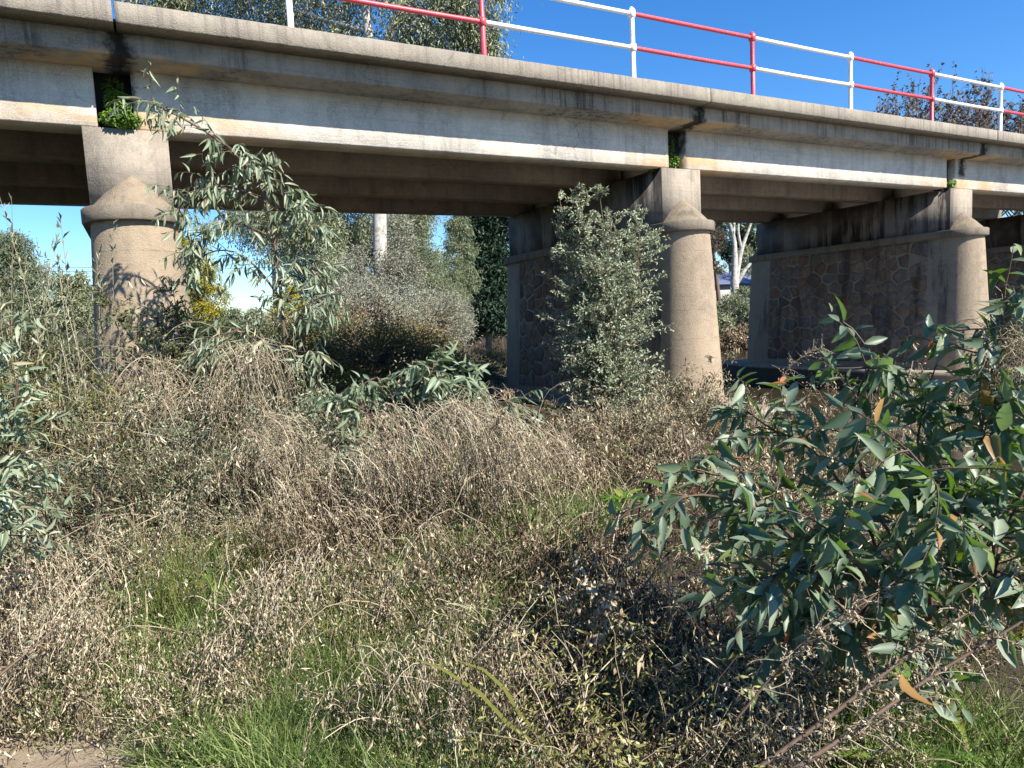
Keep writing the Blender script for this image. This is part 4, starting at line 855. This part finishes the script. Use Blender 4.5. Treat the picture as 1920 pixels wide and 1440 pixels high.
mound("yellow_weed", "yellowing leafy weed low at the bottom edge, right of centre", 1.32, -6.15, .34, .28, .45, 130, 1500, 1.1, .024, (.2, 1), fib=60, green=.75, cat="weed", gmat='yelleaf')

# ------------------------------------------------------------------ grasses and litter (nobody could count them)
def cover_points(n, y0=650, ymax=14.0):
    x = U(-260, 2180, n); y = U(y0, 1640, n); v = (x - 960)[:, None] * R_ + (720 - y)[:, None] * U_ + FPX * F_
    t = np.where(v[:, 2] < -1, -1.66 / np.minimum(v[:, 2], -1), 0); P = CAM + v * t[:, None]
    ok = (t > 0) & (P[:, 1] < ymax); P = P[ok]; P = P + rng.normal(size=P.shape) * .03 * A([1, 1, 0]); P[:, 2] = gz(P[:, 0], P[:, 1])
    ok = (P[:, 2] > -2.12) & ~((((P[:, 0] + .52) / .50) ** 2 + ((P[:, 1] + 5.05) / .40) ** 2) < 1) & ~((np.abs(P[:, 0]) < .6) & (P[:, 1] > .1) & (P[:, 1] < 6.7)) & ~((np.abs(P[:, 0] - 8) < 1.2) & (P[:, 1] > -.5) & (P[:, 1] < 7))
    return P[ok]
P = cover_points(7500); n = len(P); dq = depth(P) / 5.0
a = Acc(); PS_ = strands(P + A([0, 0, .04]), rdir(n) * 1.1 + A([0, 0, .6]), U(.08, .30, n) * np.clip(dq, .5, 1.6), 6, 1.3, .3); PS_[:, :, 2] = np.maximum(PS_[:, :, 2], gz(PS_[:, :, 0], PS_[:, :, 1]) + .008)
V, F, tt = tubes(PS_, np.linspace(.0020, .0011, 6)[None] * np.clip(dq, .45, 3)[:, None], 3, U(.1, 1, n)); a.add(V, F, tt, 0)
C0 = cover_points(2600); C0 = C0[vnoise(C0[:, 0], C0[:, 1], .55, 11) + rng.normal(size=len(C0)) * .35 > -.05]; nc = len(C0); dc = np.clip(depth(C0) / 5.0, .5, 3); per = 135
rad_ = U(.035, .125, nc) * np.clip(dc, .6, 1.7); hc = U(.0, .28, nc) * np.clip(dc, .6, 1.4); ctint = np.clip(.55 + .33 * vnoise(C0[:, 0], C0[:, 1], .8, 3) + rng.normal(size=nc) * .18, 0, 1)
q = rdir(nc * per) * U(.25, 1, (nc * per, 1)) ** .5; q[:, 2] = np.abs(q[:, 2]) * 1.1; q = C0.repeat(per, 0) + q * rad_.repeat(per)[:, None]; q[:, 2] += (hc * U(.2, 1, nc)).repeat(per) * .8
k = len(q); s_ = dc.repeat(per); ll = .0145 * s_ * U(.4, 1.6, k); cd_ = (rdir(nc) * .9 - A([0, 0, .7])).repeat(per, 0); tn = np.clip(ctint.repeat(per) + rng.normal(size=k) * .17, 0, 1); fb = U(0, 1, k) < .5
d1 = ~fb; leaves(a, q[d1], rdir(d1.sum()) - A([0, 0, .5]), rdir(d1.sum()), ll[d1], ll[d1] * U(.22, .55, d1.sum()), tn[d1], TC, 1)
lf = ll[fb] * U(1.4, 4.0, fb.sum()); leaves(a, q[fb], cd_[fb] + rdir(fb.sum()) * .5, rdir(fb.sum()), lf, .0021 * s_[fb] * U(.6, 1.5, fb.sum()), np.clip(tn[fb] + .1, 0, 1), TD, 1)
a.make("dry_litter", [M['drystem'], M['dryleaf']], kind='stuff', label="matted dead stems and curled brown leaves covering the bank")
# scattered small green herbs between the dead weeds
C0 = cover_points(2600); C0 = C0[vnoise(C0[:, 0], C0[:, 1], .9, 8) + rng.normal(size=len(C0)) * .4 > .0]; nc = len(C0); dc = np.clip(depth(C0) / 5, .5, 2.5); per = 22
q = C0.repeat(per, 0) + rng.normal(size=(nc * per, 3)) * (.05 * dc).repeat(per)[:, None] * A([1, 1, .6]); q[:, 2] = np.maximum(q[:, 2], gz(q[:, 0], q[:, 1])) + U(.03, .2, nc).repeat(per); k = len(q)
a = Acc(); leaves(a, q, rdir(k) + A([0, 0, .5]), rdir(k) + A([0, -.3, .8]), .030 * dc.repeat(per) * U(.5, 1.4, k), .012 * dc.repeat(per) * U(.6, 1.3, k), np.clip(rng.normal(.5, .25, k), 0, 1), TD)
a.make("small_herbs", M['grass'], kind='stuff', label="small green herbs scattered between the dead weeds")
def grass_patch(centres, n_tot, Lr, acc):
    C0 = A([c[:2] for c in centres]); Rr = A([c[2] for c in centres]); wgt = A([c[3] for c in centres]); wgt = wgt / wgt.sum()
    i = rng.choice(len(C0), n_tot, p=wgt); P = np.zeros((n_tot, 3)); ang = U(0, 2 * np.pi, n_tot); rr = np.sqrt(U(0, 1, n_tot)) * Rr[i]
    P[:, 0] = C0[i, 0] + rr * np.cos(ang); P[:, 1] = C0[i, 1] + rr * np.sin(ang); P[:, 2] = gz(P[:, 0], P[:, 1]) - .005
    cl = rdir(400)[rng.integers(0, 400, n_tot)]; D = rdir(n_tot) * A([.8, .8, .2]) + cl * A([.5, .5, 0]) + A([0, 0, .8]); s = np.clip(depth(P) / 5, .55, 2.5)
    leaves(acc, P, D, rdir(n_tot) + A([0, 0, .4]), U(*Lr, n_tot), .0085 * s * U(.6, 1.4, n_tot), np.clip(rng.normal(.42, .22, n_tot) + .25 * vnoise(P[:, 0], P[:, 1], .35, 5), 0, 1), TB)
a = Acc()
grass_patch([(.35, -5.0, .5, 4), (.62, -5.5, .45, 4), (.95, -5.0, .5, 2.5), (.2, -4.3, .6, 1.0), (1.15, -4.1, .5, 1.2), (-.1, -3.7, .7, .6), (.5, -3.0, .6, 1.4), (-.4, -4.4, .3, .3), (2.0, -4.2, .5, .8), (.75, -6.2, .35, 1.5), (2.35, -6.75, .35, 1.6), (1.6, -5.0, .4, .6), (2.5, -3.6, .5, 1.2), (1.5, -2.6, .6, .7), (4.2, -1.6, .8, .9)], 46000, (.08, .34), a)
grass_patch([(2.35, -3.75, .28, 2), (3.2, -3.2, .4, .6)], 2600, (.1, .25), a)
grass_patch([(3, -1, 2.5, 1), (7.5, -4.2, 1.2, 1), (9, -2.2, .7, 1.2), (-1, 1.5, 2, 1), (-2, 4, 3, 1), (2, 12, 4, 2), (-3, 12, 5, 2), (6, 16, 4, 2)], 14000, (.15, .45), a)
a.make("grass", M['grass'], kind='stuff', label="green and straw-coloured grass growing through the dead weeds")

P = cover_points(420, 700, 3.0); n = len(P); dq = np.clip(depth(P) / 5, .5, 1.4); a = Acc()
PS_ = strands(P + A([0, 0, .05]), rdir(n) * A([1.2, 1.2, .3]) + A([0, 0, .55]), U(.25, 1.0, n) * dq, 10, U(.6, 2.2, n), .13); PS_[:, :, 2] = np.maximum(PS_[:, :, 2], gz(PS_[:, :, 0], PS_[:, :, 1]) + .015)
V, F, tt = tubes(PS_, np.linspace(.0042, .0016, 10)[None] * (U(.5, 1.35, n) * np.clip(dq, .55, 1.3))[:, None], 5, U(.15, 1, n)); a.add(V, F, tt)
a.make("fallen_stems", M['drystem'], kind='stuff', label="long bent dead stems lying across the weeds")
# rush clumps
def rush(label, x, y, n, h, sp, tint=(.2, 1), lean=.28, group=None, w=.0055):
    b = gpt(x, y); t = thing("rush_clump", label, "rushes", b); P0 = b + np.stack([rng.normal(size=n) * sp, rng.normal(size=n) * sp, np.zeros(n)], 1)
    P = strands(P0, rdir(n) * lean + A([0, 0, 1]), h * U(.5, 1.05, n), 6, .25, .03); a = Acc(); V, F, tt = tubes(P, np.linspace(w * .5, w * .12, 6)[None] * U(.7, 1.2, (n, 1)), 4, U(*tint, n)); a.add(V, F, tt); a.make("blades", M['rush'], t, kind='stuff'); return t, P
rush("yellow-green rush clump standing in the left middle of the bank", .02, -3.75, 70, .72, .10)
rush("second yellow-green rush clump, nearer the photo centre than the other one", .52, -3.6, 60, .75, .09)
rush("pale tall grass clump by the water glimpsed through the gum bush", 8.6, -2.3, 130, 1.0, .35, (.5, 1), .2, w=.009)
rush("sunlit grass clump in the bottom right corner", 2.62, -6.75, 80, .42, .10, (.3, .9), .55)
rush("tawny sheaf of bent dead rushes in the lower left grass", .78, -4.95, 90, .62, .07, (.7, 1), .9)
t, P = rush("dark rush clump topped with dry brown flower heads, lower centre right", 1.62, -5.75, 30, .62, .07, (0, .35), .22, w=.006)
a = Acc(); tips = P[:, -1][:14]
for p in tips:
    k = 26; q = np.tile(p, (k, 1)) + rng.normal(size=(k, 3)) * .018; leaves(a, q, rdir(k) - A([0, 0, .8]), rdir(k), U(.02, .06, k), .006, U(.5, 1, k), TC)
a.make("flower_heads", M['dryleaf'], t, kind='stuff')
# two long yellow-green blades
t = thing("sedge", "sedge with two long arching yellow-green blades, lower centre", "sedge", gpt(1.28, -6.0))
for pts in ([(955, 1360), (900, 1300), (830, 1255), (765, 1230)], [(975, 1340), (945, 1290), (905, 1255), (860, 1240)]):
    p = np.array([dp(x, y, 2.35) for x, y in pts]); p = np.vstack([gpt(1.28, -6.0), p]); sv = nrm(np.cross(np.gradient(p, axis=0), F_)); wd = A([.004, .006, .006, .004, .0005])[:, None]
    V = np.concatenate([p + sv * wd, p - sv * wd + A([0, 0, .002])]); i = np.arange(4); mk("blade", V, [np.stack([i, i + 1, i + 6, i + 5], -1)], M['rush'], t, np.full(10, .92))
# dock plants with broad leaves
def dock(label, x, y, n, L, Wd, h=.05, up=.8, tint=(.3, .9)):
    b = gpt(x, y); t = thing("dock_plant", label, "dock plant", b); ang = np.arange(n) * 2.4 + U(0, 6); D = np.stack([np.cos(ang), np.sin(ang), U(.3, 1.1, n) * up], 1)
    P = b + D * .03 + A([0, 0, h]); nn = np.stack([-D[:, 0] * .5, -D[:, 1] * .5, np.ones(n)], 1)
    leaf_objects(t, P, D, nn, L * U(.6, 1.15, n), Wd * U(.7, 1.15, n), U(*tint, n), M['dock'], n, [lance(.3, .12, .4, .06), lance(.5, .1, .42, .1)])
dock("bright green dock with upright broad leaves, centre of the lower bank", 1.12, -4.45, 6, .20, .07, .12)
dock("bright green dock in the sunlit bottom right corner", 2.2, -6.78, 9, .24, .085, .12)
dock("second bright dock at the very right bottom edge", 2.55, -6.6, 8, .24, .08, .2)
dock("small green dock on the sunny clearing, centre", 2.0, -3.95, 7, .16, .06, .06)
dock("young yellow-green leafy plant in the left bank grass", .2, -3.5, 8, .14, .06, .12, tint=(.6, 1))
dock("green leafy plant at the clearing's right side below the gum tips", 3.3, -3.7, 10, .16, .07, .15)
dock("single pale leafy shoot at the clearing, left of the gum sprig", 2.75, -3.3, 6, .15, .05, .3)
# bare dead branches
def dead_branch(label, stems, r, twn=60, twl=(.04, .14)):
    b = A(stems[0][0]); t = thing("dead_branch", label, "dead branch", b)
    for s in stems:
        a = Acc(); P = trunk_tube(a, s, r, r * .45, 6, 16); a.make("stem", M['redtwig'], t, True)
        q, tg = along(P[None], U(.1, 1, twn)[None]); q = q[0]; tg = tg[0]
        P2 = strands(q, tg * .6 + rdir(twn), U(*twl, twn), 5, .2, .25); a = Acc(); V, F, tt = tubes(P2, np.tile(np.linspace(.0022, .001, 5), (twn, 1)), 3, U(.3, .9, twn)); a.add(V, F, tt)
        q2, t2 = along(P2, U(.2, 1, (twn, 5))); q2 = q2.reshape(-1, 3); k = len(q2); leaves(a, q2, rdir(k), rdir(k), U(.008, .022, k), .006, U(.3, 1, k), TC); a.make("twigs", M['drystem'], t, kind='stuff')
dead_branch("pair of thick dead stems slanting up across the bottom right corner", [[dp(1380, 1470, 1.95), dp(1560, 1340, 2.0), dp(1740, 1200, 2.05), dp(1960, 1050, 2.1)], [dp(1430, 1480, 1.9), dp(1600, 1370, 1.95), dp(1760, 1260, 2.0), dp(1960, 1140, 2.0)]], .0085, 110)
dead_branch("slim dead stem slanting in front of the gum bush's lower leaves", [[dp(1380, 1350, 2.1), dp(1500, 1210, 2.1), dp(1620, 1130, 2.1), dp(1780, 1020, 2.15)]], .004, 90)
dead_branch("pale bare stick lying on the weeds at lower left", [[dp(-30, 1290, 2.75), dp(60, 1215, 2.9), dp(120, 1160, 3.0), dp(128, 1130, 3.0)]], .006, 8)
dead_branch("curved bare bramble cane arching over the bank below the stone pier", [[dp(1010, 770, 7.2), dp(1100, 800, 6.6), dp(1160, 850, 6.2), dp(1200, 900, 6.0)]], .006, 20)
dead_branch("bare curling twig standing before the rubble pier's foot", [[dp(1440, 740, 8.6), dp(1490, 680, 8.5), dp(1540, 652, 8.5), dp(1552, 675, 8.5)]], .006, 90, (.06, .22))
# flood debris hung in the bush
b = dp(1892, 640, 2.45); t = thing("flood_debris", "ball of grey flood debris caught in the gum bush at the right edge", "debris", b); a = Acc(); n = 420
P = strands(b + rng.normal(size=(n, 3)) * A([.035, .035, .06]), rdir(n) - A([0, 0, .2]), U(.06, .2, n), 6, .8, .4); V, F, tt = tubes(P, np.tile(np.linspace(.0012, .0009, 6), (n, 1)), 3, U(.3, 1, n)); a.add(V, F, tt); a.make("fibres", M['drystem'], t, kind='stuff')
# plants in the deck joints
def ivy(label, blobs, L, mat='ivy', name="ivy"):
    c = A(blobs[0][0]); t = thing(name, label, "ivy" if name == "ivy" else "fern", c); a = Acc()
    for (c, r, n) in blobs:
        q = rdir(n) * U(.3, 1, (n, 1)) ** .4; P = A(c) + q * A(r); leaves(a, P, q * A([.5, 1, .2]) + A([0, -.2, -.5]) + rdir(n) * .4, q + A([0, -.8, .5]), L * U(.6, 1.2, n), L * .8 * U(.7, 1.2, n), U(.1, .9, n))
    a.make("leaves", M[mat], t, kind='stuff')
ivy("bright ivy clump growing out of the blackened deck joint above the sunlit pier", [(at(226, 222, .70), (.20, .13, .09), 520), (at(222, 192, .72), (.14, .10, .13), 520), (at(215, 165, .86), (.11, .08, .12), 260)], .042)
ivy("small bright fern in the deck joint above the second column", [(at(1262, 300, .78), (.09, .08, .12), 130), (at(1255, 270, .86), (.08, .06, .16), 110)], .05, name="fern")
ivy("little pale green tuft in the farther deck joint above the rubble-sided pier", [(at(1783, 343, .74), (.13, .08, .07), 130)], .05, name="fern")
ivy("few leaves sprouting on the corner of the second pier head", [(at(1222, 318, .9), (.05, .05, .03), 30)], .04)
